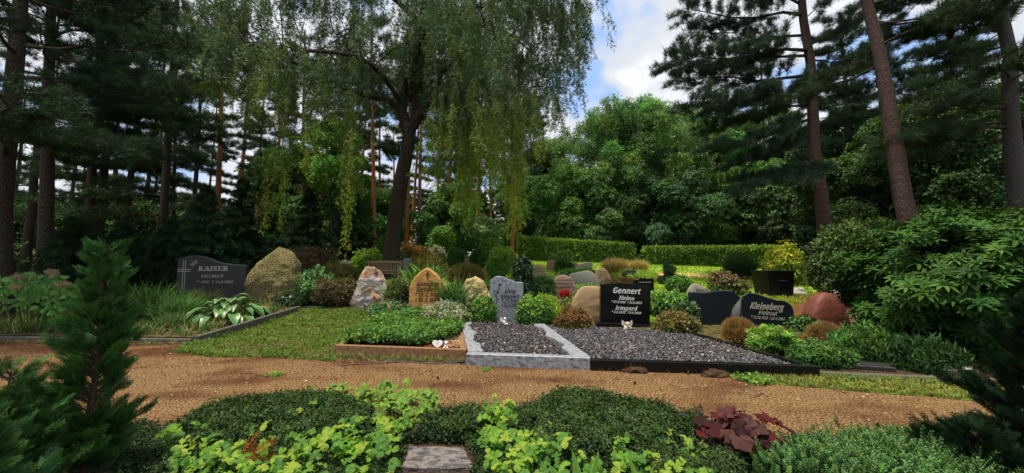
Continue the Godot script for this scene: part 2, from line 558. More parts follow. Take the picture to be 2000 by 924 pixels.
func lettering(words: String, size: float, m: Material, parent: Node, at: Vector3, serif := false, slant := 0.0, bold := true, wide := 0.0) -> MeshInstance3D:
	var f := SystemFont.new()
	f.font_names = PackedStringArray(["Droid Serif" if serif else "Droid Sans"])
	f.font_weight = 700 if bold else 400
	var t := TextMesh.new()
	t.text = words
	t.font = f
	t.font_size = 64
	t.pixel_size = size / 46.0
	t.depth = 0.008
	var a := t.get_mesh_arrays()
	var v: PackedVector3Array = a[Mesh.ARRAY_VERTEX]
	var lo := 1e9
	var hi := -1e9
	for q in v:
		lo = minf(lo, q.x); hi = maxf(hi, q.x)
	var k := wide / (hi - lo) if wide > 0.0 else 1.0
	for i in v.size():
		v[i] = Vector3((v[i].x - (lo + hi) / 2) * k + v[i].y * slant, v[i].y, v[i].z)
	var s := Shape.new()
	s.v = v
	s.ix = a[Mesh.ARRAY_INDEX] if a[Mesh.ARRAY_INDEX] else PackedInt32Array(range(v.size()))
	return part("lettering", s.mesh(), m, parent, Transform3D(Basis(), at))

# a sheet cut to a polygon (x, z) that follows the ground
func sheet(called: String, poly: PackedVector2Array, lift: float, m: Material, cell := 0.6, ink = null) -> MeshInstance3D:
	var s := Shape.new()
	var lo := Vector2(1e9, 1e9)
	var hi := -lo
	for q in poly:
		lo = lo.min(q); hi = hi.max(q)
	var x := floorf(lo.x / cell) * cell
	while x < hi.x:
		var z := floorf(lo.y / cell) * cell
		while z < hi.y:
			var sq := PackedVector2Array([Vector2(x, z), Vector2(x + cell, z), Vector2(x + cell, z + cell), Vector2(x, z + cell)])
			for piece in Geometry2D.intersect_polygons(sq, poly):
				var f := Geometry2D.triangulate_polygon(piece)
				var at := s.v.size()
				for q in piece:
					if ink != null: s.ink = ink.call(q)
					s.p(Vector3(q.x, land(q.x, q.y) + lift, q.y))
				for k in range(0, f.size(), 3):
					s.t(at + f[k], at + f[k + 1], at + f[k + 2])
			z += cell
		x += cell
	var n := s.mesh(false, ink != null)
	var o := part(called, n, m)
	o.set_meta("kind", "structure")
	return o

func ground_poly(px: Array, ragged := 0.0) -> PackedVector2Array:
	var p := PackedVector2Array()
	for k in px.size():
		var a: Array = px[k]
		var b: Array = px[(k + 1) % px.size()]
		var q := spot(a[0], a[1])
		var r := spot(b[0], b[1])
		var n := 1 if ragged == 0.0 else maxi(1, int(q.distance_to(r) / 0.25))
		for j in n:
			var t := q.lerp(r, float(j) / n)
			p.append(Vector2(t.x + (R(-1, 1) * ragged), t.z + R(-1, 1) * ragged))
	return p

func inside(poly: PackedVector2Array) -> Vector2:
	var lo := Vector2(1e9, 1e9)
	var hi := -lo
	for q in poly:
		lo = lo.min(q); hi = hi.max(q)
	for k in 60:
		var q := Vector2(R(lo.x, hi.x), R(lo.y, hi.y))
		if Geometry2D.is_point_in_polygon(q, poly): return q
	return (lo + hi) / 2

# ---------------------------------------------------------------- plants
# leaves spread through a lumpy mound: w wide, h high, d deep, base at the origin of o
func mound(k: Scatter, w: float, h: float, d: float, n: int, scale: float, c: Color, lumps := 0.35, upright := 0.5, seed_ := 1, deep := 0.35, top_c := Color(0, 0, 0, 0)) -> void:
	wob.seed = seed_
	wob.frequency = 1.0
	wob.fractal_octaves = 3
	var lobes := []
	if lumps > 0.15:
		for j in 6:
			var b := TAU * (j + R(-0.3, 0.3)) / 6.0
			lobes.append([Vector3(cos(b), 0, sin(b)) * R(0.18, 0.34), R(0.45, 0.7), R(0.55, 1.0)])
	for i in n:
		var u := somewhere()
		if u.y < -0.55: u.y = -u.y
		var stray := rng.randf() < 0.05 and lumps > 0.15
		if lobes and i % 8 != 0:
			var lb: Array = lobes[i % 6]
			var rr := (1.0 - deep * rng.randf() * rng.randf()) * (1.15 if stray else 1.0) * (1.0 + lumps * wob.get_noise_3dv(u * 2.0 + Vector3(i % 6 * 7.0, 0, 0)))
			var g := Vector3(lb[0].x * w + u.x * w * 0.5 * lb[1] * rr, 0, lb[0].z * d + u.z * d * 0.5 * lb[1] * rr)
			g.y = h * lb[2] * ((0.5 + 0.5 * u.y * rr) if u.y > 0 else (0.5 + 0.45 * u.y))
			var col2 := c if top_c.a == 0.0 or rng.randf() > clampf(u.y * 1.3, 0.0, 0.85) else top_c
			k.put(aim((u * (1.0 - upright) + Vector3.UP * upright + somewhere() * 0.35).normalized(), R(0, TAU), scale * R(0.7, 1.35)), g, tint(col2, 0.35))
			continue
		var bump := 1.0 + lumps * 1.5 * wob.get_noise_3dv(u * 1.5 + Vector3(seed_ * 3.1, 0, 0))
		var r := (1.0 - deep * rng.randf() * rng.randf()) * bump
		var q := Vector3(u.x * w * 0.5 * r, 0, u.z * d * 0.5 * r)
		q.y = h * (0.42 + 0.58 * u.y * r) if u.y > 0 else h * (0.42 + 0.42 * u.y)
		var dir := (u * (1.0 - upright) + Vector3.UP * upright + somewhere() * 0.35).normalized()
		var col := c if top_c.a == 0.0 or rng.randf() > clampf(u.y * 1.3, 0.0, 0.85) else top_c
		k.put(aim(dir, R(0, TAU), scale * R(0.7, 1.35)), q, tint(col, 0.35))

func stems(o: Node3D, w: float, h: float, n: int, r: float, m: Material) -> void:
	var s := Shape.new()
	for i in n:
		var a := R(0, TAU)
		var reach := Vector3(cos(a) * w * 0.3, h * R(0.55, 0.8), sin(a) * w * 0.3)
		var foot := Vector3(cos(a), 0, sin(a)) * w * 0.06 - Vector3(0, 0.05, 0)
		s.tube([foot, reach * 0.45 + Vector3(0, h * 0.08, 0), reach], [r, r * 0.7, r * 0.3], 5)
	part("stems", s.mesh(true), m, o)

# a shrub noted by its left and right edge, its top and its foot
func shrub(called: String, label: String, px: Array, sprig: String, m: String, n: int, scale: float, c: Color, opt := {}) -> Node3D:
	var foot := spot((px[0] + px[1]) / 2.0, px[3])
	var d := -foot.z
	var w: float = 0.9 * (px[1] - px[0]) * d / LENS
	var dep: float = w * opt.get("deep", 0.85)
	foot.z -= dep * 0.42
	foot.x *= foot.z / -d
	foot.y = land(foot.x, foot.z)
	d = -foot.z
	w = 0.9 * (px[1] - px[0]) * d / LENS
	var h := 0.96 * (pt((px[0] + px[1]) / 2.0, px[2], d).y - foot.y)
	var o := thing(called, label, opt.get("cat", "shrub"), foot, 0.0, opt.get("group", ""))
	var k := Scatter.new()
	var sd: int = rng.randi() % 1000
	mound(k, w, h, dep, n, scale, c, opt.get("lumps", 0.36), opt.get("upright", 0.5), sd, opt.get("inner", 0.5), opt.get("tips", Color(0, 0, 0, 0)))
	many("foliage", S[sprig], M[m], k, o)
	if h > 0.25:
		stems(o, w, h, 6, clampf(h * 0.018, 0.008, 0.06), M.twig)
	if opt.has("flowers"):
		var f := Scatter.new()
		mound(f, w * 1.02, h * 1.03, dep * 1.02, opt.flowers[0], opt.flowers[2], opt.flowers[1], opt.get("lumps", 0.22), 0.7, sd, 0.1)
		many("flowers", S.small, M.matt, f, o)
	return o

func clump(called: String, label: String, px: Array, sprig: String, n: int, scale: float, c: Color, cat := "ornamental grass") -> Node3D:
	var foot := spot((px[0] + px[1]) / 2.0, px[3])
	var w: float = (px[1] - px[0]) * -foot.z / LENS
	foot.z -= w * 0.3
	foot.y = land(foot.x, foot.z)
	var h := pt((px[0] + px[1]) / 2.0, px[2], -foot.z).y - foot.y
	var o := thing(called, label, cat, foot)
	var k := Scatter.new()
	var natural := 0.4 if sprig == "grass_tall" else 0.6
	for i in n:
		var a := R(0, TAU)
		var r := sqrt(rng.randf())
		var q := Vector3(cos(a) * w * 0.3 * r, 0, sin(a) * w * 0.3 * r)
		k.put(aim(Vector3(cos(a) * r * 0.55, 1, sin(a) * r * 0.55), R(0, TAU), scale * h / natural * R(0.75, 1.1)), q, tint(c, 0.25))
	many("blades", S[sprig], M.leaf, k, o)
	return o

# ---------------------------------------------------------------- trees
func bend(a: Vector3, b: Vector3, n: int, wobble: float, sag := 0.0) -> Array:
	var out := []
	for k in n + 1:
		var f := float(k) / n
		var q := a.lerp(b, f)
		if k > 0 and k < n: q += somewhere() * wobble
		q.y -= sag * f * f
		out.append(q)
	return out

func taper(n: int, r0: float, r1: float) -> Array:
	var out := []
	for k in n: out.append(lerpf(r0, r1, pow(float(k) / (n - 1), 0.85)))
	return out

# a pine: foot, top, girth, then limbs from low (a share of the height) upward
func pine(called: String, label: String, foot: Vector3, top: Vector3, r: float, o_: Dictionary) -> Node3D:
	var o := thing(called, label, "pine tree", foot, 0.0, o_.get("group", ""))
	var axis := top - foot
	var h := axis.y
	var tr := bend(Vector3(0, -0.3, 0), axis, 9, r * 0.25)
	var s := Shape.new()
	var radii := taper(10, r, r * 0.35)
	radii[0] = r * 1.25
	s.tube(tr, radii, 12)
	part("trunk", s.mesh(true), M[o_.get("bark", "bark_pine")], o)
	var k := Scatter.new()
	var aims: Array = o_.get("aims", [])
	var n: int = o_.get("limbs", 20) + aims.size()
	var low: float = o_.get("low", 0.4)
	var reach: float = o_.get("reach", 3.0)
	var thick: float = o_.get("thick", 1.0)
	var base_c: Color = o_.get("color", Color(0.028, 0.05, 0.024))
	var all := Shape.new()
	for i in n:
		var f := lerpf(low, 0.99, pow((i + R(0.0, 0.9)) / n, 0.9))
		var at: Vector3 = tr[0].lerp(axis, f)
		var seg := f * 9.0
		var i0 := mini(int(seg), 8)
		at = tr[i0].lerp(tr[i0 + 1], seg - i0)
		var a := R(0, TAU)
		if o_.has("side") and rng.randf() < o_.get("lean_share", 0.7):
			a = o_.side + R(-0.8, 0.8)
		var l := reach * R(0.6, 1.1) * lerpf(1.0, 0.35, maxf(0.0, (f - low) / (1.0 - low)))
		var rise := lerpf(o_.get("droop", -0.25), 0.35, (f - low) / (1.0 - low)) + R(-0.12, 0.12)
		var tip := at + Vector3(cos(a), rise, sin(a)) * l
		if i < aims.size():
			at = pt(aims[i][0], aims[i][1], -foot.z + 0.3) - foot
			at = tr[clampi(int(at.y / h * 9.0), 0, 8)].lerp(tr[clampi(int(at.y / h * 9.0) + 1, 1, 9)], fposmod(at.y / h * 9.0, 1.0))
			tip = pt(aims[i][2], aims[i][3], -foot.z + aims[i][4]) - foot
			l = at.distance_to(tip)
		var bw := bend(at, tip, 5, l * 0.035, -l * 0.06)
		var br := clampf(l * 0.014, 0.012, 0.09)
		if o_.get("fine", false):
			var bs := Shape.new()
			bs.tube(bw, taper(6, br, 0.008), 5)
			part("limb", bs.mesh(true), M.bark_dark, o)
		else:
			all.tube(bw, taper(6, br, 0.008), 4)
		var bare: float = o_.get("bare", 0.3)
		var twigs := int(l * 5.0 * thick) + 3
		for j in twigs:
			var g := lerpf(bare, 1.0, float(j + 1) / twigs)
			var seg2 := g * 5.0
			var j0 := mini(int(seg2), 4)
			var q: Vector3 = bw[j0].lerp(bw[j0 + 1], seg2 - j0)
			var d := (tip - at).normalized()
			var side := d.cross(Vector3.UP).normalized() * (1.0 if j % 2 == 0 else -1.0)
			var tl := l * R(0.14, 0.3) * (1.15 - g * 0.6) + 0.15
			var td := (side + d * R(0.4, 1.0) + Vector3(0, R(-0.2, 0.35), 0)).normalized()
			var e := q + td * tl
			all.tube([q, e], [0.012, 0.006], 3)
			var m := int((2.0 + tl * 9.0) * o_.get("tufts", 1.0))
			for z in m:
				var w := q.lerp(e, R(0.2, 1.08)) + somewhere() * 0.09
				k.put(aim((td + Vector3.UP * 0.5 + somewhere() * 0.5).normalized(), R(0, TAU), R(0.8, 1.3) * o_.get("size", 1.0)), w, tint(base_c, 0.3))
	part("twigs", all.mesh(), M.bark_dark, o)
	many("crown", S.pine, M.matt, k, o)
	return o

# a broad-leaved tree: a trunk, limbs, and bunches of leaves gathered in clumps
func tree(called: String, label: String, foot: Vector3, h: float, w: float, o_: Dictionary) -> Node3D:
	var o := thing(called, label, o_.get("cat", "tree"), foot, 0.0, o_.get("group", ""))
	var r: float = o_.get("girth", h * 0.012)
	var s := Shape.new()
	var lean: Vector3 = o_.get("lean", Vector3(R(-0.04, 0.04) * h, 0, R(-0.04, 0.04) * h))
	var tr := bend(Vector3(0, -0.2, 0), Vector3(0, h * 0.93, 0) + lean, 7, r * 0.8)
	s.tube(tr, taper(8, r, r * 0.15), 8)
	part("trunk", s.mesh(true), M[o_.get("bark", "bark_grey")], o)
	var b := Shape.new()
	var k := Scatter.new()
	var low: float = o_.get("low", 0.25)
	var n: int = o_.get("clumps", 22)
	var per: int = o_.get("per", 60)
	var c: Color = o_.get("color", Color(0.035, 0.075, 0.02))
	var droop: float = o_.get("droop", 0.0)
	for i in n:
		var f := lerpf(low, 1.0, (i + R(0, 1)) / n)
		var wide := sin(clampf((f - low) / (1.0 - low), 0.04, 0.97) * PI * 0.62 + 0.55)
		var a := R(0, TAU)
		var rr := w * 0.5 * wide * R(0.35, 0.95)
		var ctr := Vector3(cos(a) * rr, f * h, sin(a) * rr) + lean * f
		var cr: float = w * R(0.13, 0.22) * o_.get("clump", 1.0)
		var st: Vector3 = tr[clampi(int((f - 0.18) * 7.0), 0, 6)]
		b.tube(bend(st, ctr, 3, cr * 0.15), [r * 0.32, r * 0.22, r * 0.14, 0.012], 4)
		var cc := tint(c, 0.32)
		for j in per:
			var u := somewhere()
			var q := ctr + Vector3(u.x, u.y * R(0.55, 0.8), u.z) * cr * (1.0 - 0.5 * rng.randf() * rng.randf())
			q.y -= droop * cr * rng.randf() * rng.randf() * 2.0
			k.put(aim((u * 0.5 + Vector3.UP * 0.8 + somewhere() * 0.5).normalized(), R(0, TAU), R(0.75, 1.3) * o_.get("size", 1.0)), q, tint(cc, 0.18))
	part("limbs", b.mesh(true), M[o_.get("bark", "bark_grey")], o)
	many("crown", S[o_.get("sprig", "broad")], M.leaf, k, o)
	return o

# a spruce or hemlock: tiers of hanging sprays to the ground
func conifer(called: String, label: String, foot: Vector3, h: float, w: float, n: int, c: Color, group := "", cat := "conifer") -> Node3D:
	var o := thing(called, label, cat, foot, 0.0, group)
	var s := Shape.new()
	s.tube(bend(Vector3(0, -0.2, 0), Vector3(0, h, 0), 5, 0.03), taper(6, h * 0.016, 0.015), 7)
	part("trunk", s.mesh(true), M.bark_dark, o)
	var b := Shape.new()
	var k := Scatter.new()
	for i in n:
		var f := pow(rng.randf(), 1.3)
		var a := R(0, TAU)
		var l := w * 0.5 * (1.02 - f) * R(0.65, 1.1) + 0.12
		var st := Vector3(0, h * f * 0.97 + 0.1, 0)
		var d := Vector3(cos(a), R(-0.25, 0.1), sin(a))
		b.tube([st, st + d * l * 0.9], [0.02, 0.006], 3)
		var m := int(5 + l * 7)
		var side := Vector3(-d.z, 0, d.x)
		for j in m:
			var g := R(0.25, 1.05)
			var q := st + d * l * g + side * R(-1, 1) * l * 0.28 * g + Vector3(0, -0.12 * g * g * l + R(-0.06, 0.05), 0)
			k.put(aim((d + side * R(-0.8, 0.8) + Vector3(0, R(-0.3, 0.3), 0)).normalized(), R(0, TAU), R(0.8, 1.4)), q, tint(c, 0.25))
	part("branches", b.mesh(), M.bark_dark, o)
	many("foliage", S.spruce, M.matt, k, o)
	return o

func limb(o: Node3D, called: String, pts: Array, r0: float, r1: float, m: Material, sides := 8) -> Array:
	var w := []
	for k in pts.size() - 1:                       # round the corners
		for j in 4:
			var f := j / 4.0
			var a: Vector3 = pts[maxi(k - 1, 0)]
			var e: Vector3 = pts[mini(k + 2, pts.size() - 1)]
			w.append(pts[k].cubic_interpolate(pts[k + 1], a, e, f))
	w.append(pts[-1])
	var s := Shape.new()
	s.tube(w, taper(w.size(), r0, r1), sides)
	part(called, s.mesh(true), m, o)
	return w

func willow() -> void:
	var D := 17.0
	var foot := on(pt(762, 520, D).x, -D)
	var o := thing("weeping_willow", "large weeping willow with a dark leaning trunk and long hanging curtains of leaves", "willow tree", foot)
	var P := func(px: float, py: float, off := 0.0) -> Vector3: return pt(px, py, D + off) - foot
	limb(o, "trunk", [Vector3(-0.02, -0.2, 0), P.call(764, 500), P.call(770, 440), P.call(784, 350), P.call(798, 280), P.call(800, 245)], 0.39, 0.28, M.bark_dark, 14)
	var main := [
		[[[798, 262, 0], [783, 205, 0.1], [790, 165, 0.3], [812, 120, 0.3], [820, 60, 0.0], [834, -30, -0.4], [850, -120, -0.8]], 0.27, 0.10],
		[[[800, 258, 0], [822, 222, -0.2], [838, 205, -0.4], [880, 192, -0.9], [930, 186, -1.3], [985, 190, -1.8], [1020, 215, -2.2]], 0.24, 0.05],
		[[[806, 245, 0], [812, 205, 0.3], [800, 165, 0.9], [812, 140, 1.2], [830, 100, 1.6], [845, 40, 2.2], [850, -60, 3.0]], 0.2, 0.07],
		[[[784, 212, 0.1], [762, 198, 0], [735, 190, -0.3], [690, 182, -0.8], [655, 160, -1.3], [622, 140, -1.9], [570, 120, -2.8], [500, 90, -3.8], [430, 80, -4.6]], 0.17, 0.04],
		[[[660, 165, -1.2], [640, 185, -1.4], [610, 215, -1.4], [602, 245, -1.6], [615, 285, -1.9], [640, 330, -2.2]], 0.07, 0.02],
		[[[745, 192, -0.2], [720, 165, -0.4], [705, 140, -0.3], [690, 110, 0.2], [650, 60, 1.0]], 0.07, 0.03],
		[[[815, 110, 0.3], [860, 60, 0.8], [920, 20, 1.2], [980, 0, 1.0], [1040, 5, 0.6], [1080, 40, 0.3]], 0.13, 0.03],
		[[[845, 200, -0.5], [860, 150, 0.2], [880, 128, 0.6], [915, 120, 1.2], [960, 100, 1.8], [1010, 110, 2.4], [1060, 150, 2.8]], 0.12, 0.03],
		[[[960, 10, 1.1], [1005, 35, 0.6], [1022, 60, 0.3], [1020, 120, 0.0]], 0.07, 0.02],
		[[[822, 50, 0], [760, -10, -0.6], [680, -40, -1.2], [600, -40, -1.8], [500, -20, -2.2], [400, 20, -2.6]], 0.14, 0.04],
		[[[835, -30, -0.4], [900, -90, -1.0], [980, -110, -1.6], [1040, -70, -2.0], [1085, -10, -2.2]], 0.12, 0.03],
		[[[812, 205, 0.3], [770, 160, 1.6], [700, 130, 2.8], [620, 130, 3.6], [560, 150, 4.0]], 0.12, 0.03],
		[[[840, 60, 2.0], [900, 40, 3.2], [980, 60, 4.0], [1050, 110, 4.4]], 0.1, 0.03],
		[[[825, 218, -0.3], [850, 240, -1.6], [900, 235, -2.8], [950, 250, -3.6]], 0.1, 0.03],
		[[[783, 200, 0.1], [740, 140, -1.6], [690, 110, -3.0], [600, 100, -4.2], [560, 120, -4.8]], 0.12, 0.03],
		[[[812, 120, 0.3], [830, 60, -1.8], [870, 30, -3.4], [900, 30, -4.6], [960, 60, -5.2]], 0.12, 0.03],
	]
	var ways := []
	for a in main:
		var pts := []
		for q in a[0]: pts.append(P.call(q[0], q[1], q[2]))
		ways.append(limb(o, "limb", pts, a[1], a[2], M.bark_dark, 8))
	# twigs that arch out from the limbs and carry the hanging strands
	var tw := Shape.new()
	var long := Scatter.new()
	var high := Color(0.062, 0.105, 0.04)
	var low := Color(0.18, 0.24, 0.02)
	var hang := func(top: Vector3, l: float, swing: Vector3, thin: float) -> void:
		if absf(top.x + 0.0 - lerpf(0.1, 0.9, clampf(top.y / 8.0, 0, 1))) < 1.2 and top.z > -0.2 and top.y < 10.2 and top.z < 3.2: return
		if top.x > -3.4 and top.x < 1.8 and top.y - l < 9.0 and top.y > 5.8 and top.z > 0.1 and top.z < 4.2 and rng.randf() < 0.72: return
		var q := top
		var dir := Vector3(swing.x, -1, swing.z).normalized()
		var left := l
		while left > 0.0:
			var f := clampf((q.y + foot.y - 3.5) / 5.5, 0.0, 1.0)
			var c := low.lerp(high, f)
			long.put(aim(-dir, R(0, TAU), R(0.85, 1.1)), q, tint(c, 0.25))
			q += dir * 0.95
			dir = (dir + Vector3(R(-0.06, 0.06), -0.4, R(-0.06, 0.06))).normalized()
			left -= 0.95
	var high_ground := foot.y
	for i in ways.size():
		if i == 4 or i == 8: continue
		var w: Array = ways[i]
		for j in range(w.size() / 3, w.size()):
			for z in 3:
				var a: Vector3 = w[j]
				var out := Vector3(R(-1, 1), R(0.1, 0.9), R(-1, 1)).normalized()
				var l := R(0.7, 2.3)
				var e := a + out * l
				e.y -= l * 0.15
				tw.tube([a, a + out * l * 0.5 + Vector3(0, 0.1 * l, 0), e], [0.028, 0.018, 0.007], 4)
				for y in 4:
					var g := R(0.25, 1.0)
					var t := a.lerp(e, g)
					t.y += 0.25 * l * g * (1.0 - g)
					hang.call(t + somewhere() * 0.12, R(0.8, 2.2), out * 0.5 * R(0.2, 1), 1.0)
	# the long curtains: middle, half width, top, foot (as seen from the path), how far off, how many
	for cu in [
		[558, 18, 150, 452, -2.6, 13], [575, 34, 110, 330, -2.0, 24], [606, 16, 190, 350, -3.4, 10], [690, 26, 190, 468, -3.0, 26], [668, 34, 180, 370, -2.2, 22], [715, 14, 220, 440, -1.0, 14], [640, 30, 90, 250, -3.0, 18],
		[530, 34, 60, 240, -3.6, 26], [480, 40, 70, 250, -4.0, 30], [430, 40, 60, 215, -4.6, 30], [380, 34, 60, 190, -5.0, 24], [350, 20, 70, 170, -5.2, 12], [455, 60, -40, 130, -3.0, 40], [400, 40, -30, 90, -3.6, 26],
		[850, 22, 230, 400, 2.6, 10], [880, 20, 240, 390, 1.6, 16], [912, 18, 230, 452, -2.0, 26], [935, 16, 220, 400, -2.4, 14], [965, 22, 210, 395, -3.2, 20], [1008, 16, 190, 462, -2.6, 26], [1020, 22, 160, 330, -1.0, 20], [985, 22, 150, 300, 0.6, 18],
		[1050, 26, 60, 260, 0.0, 26], [1085, 24, 20, 250, -0.6, 28], [1110, 22, 0, 235, -1.2, 28], [1130, 18, -20, 190, -1.6, 26], [1145, 12, -20, 130, -1.8, 14], [1070, 40, -60, 110, -1.6, 36], [1000, 40, -80, 120, -1.2, 34],
		[900, 60, -80, 100, -1.0, 40], [780, 60, -80, 90, -1.4, 36], [700, 60, -80, 100, -1.6, 40], [600, 60, -70, 80, -2.0, 40], [520, 50, -60, 90, -2.4, 36], [860, 50, 20, 110, -3.0, 20], [960, 40, 60, 230, -3.6, 26], [720, 40, 20, 110, -3.0, 20],
	]:
		for i in int(cu[5] * (0.45 if cu[2] < 100 else 0.85)):
			var off: float = cu[4] + R(-0.9, 0.9)
			var x: float = cu[0] + cu[1] * (R(-1, 1) + R(-1, 1)) * 0.6
			var t: Vector3 = P.call(x, cu[2] + R(-16, 30), off)
			var e: Vector3 = P.call(x, cu[3] + R(-70, 8), off)
			hang.call(t, maxf(0.9, t.y - e.y - 0.5), Vector3(R(-0.05, 0.05), 0, R(-0.05, 0.05)), 1.0)
	part("twigs", tw.mesh(true), M.bark_dark, o)
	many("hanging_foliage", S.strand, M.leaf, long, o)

# ---------------------------------------------------------------- the scene
func make_sky() -> void:
	var w := 1024
	var im := Image.create(w, w / 2, false, Image.FORMAT_RGBF)
	var n := FastNoiseLite.new()
	n.seed = 23
	n.frequency = 2.1
	n.fractal_octaves = 5
	var fine := FastNoiseLite.new()
	fine.seed = 5
	fine.frequency = 9.0
	fine.fractal_octaves = 4
	for y in w / 2:
		var e := PI * (0.5 - (y + 0.5) / (w / 2.0))
		for x in w:
			var a := TAU * (x + 0.5) / w
			var d := Vector3(cos(e) * sin(a), sin(e), cos(e) * cos(a))
			var q := d / (absf(d.y) + 0.35)
			var v := n.get_noise_3dv(q) + 0.28 * fine.get_noise_3dv(q)
			var cloud := smoothstep(-0.42, 0.02, v)
			var lit := 0.70 + 0.2 * smoothstep(0.0, 0.45, v + 0.25 * fine.get_noise_3dv(q * 1.7))
			var blue := Color(0.26, 0.45, 0.82).lerp(Color(0.46, 0.62, 0.88), smoothstep(0.6, 0.0, absf(d.y)))
			im.set_pixel(x, y, blue.lerp(Color(0.90, 0.94, 1.0) * lit, cloud))
	var m := PanoramaSkyMaterial.new()
	m.panorama = ImageTexture.create_from_image(im)
	var sky := Sky.new()
	sky.sky_material = m
	var env := Environment.new()
	env.background_mode = Environment.BG_SKY
	env.sky = sky
	env.background_energy_multiplier = 1.0
	env.tonemap_mode = Environment.TONE_MAPPER_LINEAR
	env.tonemap_exposure = 1.26
	env.sdfgi_enabled = true
	env.ssao_enabled = true
	env.ssil_enabled = true
	var we := WorldEnvironment.new()
	we.name = "environment"
	we.environment = env
	add_child(we)

func _ready() -> void:
	rng.seed = 20240611
	var cam := Camera3D.new()
	cam.name = "camera"
	add_child(cam)
	cam.position = Vector3(0, EYE, 0)
	cam.rotation.x = PITCH
	cam.fov = rad_to_deg(2.0 * atan(462.0 / LENS))
	cam.far = 600.0
	cam.near = 0.05
	make_sky()
	var sun := DirectionalLight3D.new()
	sun.name = "sun"
	sun.light_energy = 1.45
	sun.light_color = Color(1.0, 0.95, 0.86)
	sun.light_angular_distance = 6.0
	sun.shadow_enabled = true
	add_child(sun)
	sun.look_at_from_position(Vector3(-0.16, 0.95, 0.1) * 50.0, Vector3.ZERO)
	make_materials()
	make_sprigs()
	ground()
	headstones()
	graves()
	small_things()
	rng.seed = 77
	middle_plants()
	rng.seed = 78
	woods()
	rng.seed = 79
	willow()
	rng.seed = 80
	near_plants()
	rng.seed = 81
	grasses()

var lawn_poly: PackedVector2Array
var weeds_poly: PackedVector2Array
var far_lawn_polys := []

func ground() -> void:
	var s := Shape.new()                                  # one sheet out to the horizon, finer near the graves
	var xs := []
	for k in range(-20, 21): xs.append(k * 2.0)
	xs = [-400.0, -150.0, -70.0] + xs + [70.0, 150.0, 400.0]
	var zs := [400.0, 100.0, 20.0, 6.0]
	for k in range(1, 70): zs.append(6.0 - k * 1.0)
	zs += [-90.0, -150.0, -400.0]
	for z in zs:
		for x in xs:
			s.p(Vector3(x, land(x, z) - 0.012, z))
	for j in zs.size() - 1:
		for i in xs.size() - 1:
			var a := j * xs.size() + i
			s.t(a, a + xs.size(), a + 1); s.t(a + 1, a + xs.size(), a + xs.size() + 1)
	var g := part("ground", s.mesh(true), M.floor)
	tag(g, "dark woodland floor under and around the trees", "ground", "", "structure")
	var mix := FastNoiseLite.new()
	mix.frequency = 0.7
	mix.fractal_octaves = 4
	var ink := func(q: Vector2) -> Color:                 # sand in the middle of the path, rusty needle litter along its sides
		var d := -q.y
		var side := smoothstep(5.5, 6.3, d + 0.08 * q.x) * 0.9 + smoothstep(3.6, 3.2, d) * 0.3
		var track := 0.25 * (exp(-pow((d + 0.06 * q.x - 4.5) * 4.0, 2.0)) + exp(-pow((d + 0.06 * q.x - 5.4) * 4.0, 2.0)))
		var k := clampf(side - track + 2.1 * mix.get_noise_2d(q.x * 0.6, q.y * 1.8) + 0.04, 0.0, 1.0)
		return Color(1.03, 1.03, 0.98).lerp(Color(0.46, 0.29, 0.19), k)
	var p := sheet("path", ground_poly([[-500, 668], [0, 664], [375, 670], [395, 694], [520, 697], [650, 703], [912, 712], [1150, 722], [1600, 739], [1900, 750], [2500, 775], [2700, 960], [1640, 866], [1340, 852], [900, 840], [300, 840], [0, 790], [-600, 770]], 0.02), 0.006, M.path, 0.14, ink)
	tag(p, "sandy gravel path strewn with rusty pine needles", "path", "", "structure")
	lawn_poly = ground_poly([[330, 688], [372, 672], [585, 604], [690, 600], [740, 622], [657, 690], [650, 708], [540, 699], [420, 700]], 0.03)
	tag(sheet("lawn", lawn_poly, 0.010, M.lawn, 0.4), "mossy grass strip between the dark kerb and the brown grave", "lawn", "", "structure")
	weeds_poly = ground_poly([[1480, 732], [1600, 738], [1900, 750], [2100, 760], [2060, 800], [1880, 782], [1700, 770], [1560, 756], [1440, 745]], 0.04)
	tag(sheet("grass_verge", weeds_poly, 0.010, M.lawn, 0.4), "thin grass verge along the pale kerb on the right", "grass verge", "", "structure")
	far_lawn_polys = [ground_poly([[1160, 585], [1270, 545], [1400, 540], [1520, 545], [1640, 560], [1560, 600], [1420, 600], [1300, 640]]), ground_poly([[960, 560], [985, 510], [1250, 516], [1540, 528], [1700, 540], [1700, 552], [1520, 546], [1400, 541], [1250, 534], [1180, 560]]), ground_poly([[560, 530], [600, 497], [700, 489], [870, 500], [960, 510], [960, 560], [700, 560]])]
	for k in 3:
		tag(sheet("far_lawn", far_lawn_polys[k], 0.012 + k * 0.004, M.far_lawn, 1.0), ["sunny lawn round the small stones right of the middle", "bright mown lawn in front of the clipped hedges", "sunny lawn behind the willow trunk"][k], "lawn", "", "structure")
	var fp := sheet("far_path", ground_poly([[1255, 532], [1330, 534], [1500, 544], [1750, 556], [1750, 566], [1500, 554], [1380, 546], [1280, 541]]), 0.03, M.far_path, 0.8)
	tag(fp, "pale sandy path in front of the far lawn", "path", "", "structure")
	tag(sheet("side_path", ground_poly([[1340, 596], [1400, 580], [1540, 572], [1680, 572], [1690, 600], [1560, 640], [1440, 640]]), 0.022, M.path, 0.5, func(_q): return Color(0.7, 0.5, 0.38)), "brown leaf strewn path past the black waste bins", "path", "", "structure")

# an upright stone noted by its left and right edge, its top and its foot
func stone_at(px: Array) -> Array:
	var f := spot((px[0] + px[1]) / 2.0, px[3])
	var w: float = (px[1] - px[0]) * -f.z / LENS
	var h := pt((px[0] + px[1]) / 2.0, px[2], -f.z).y - f.y
	return [f, w, h]

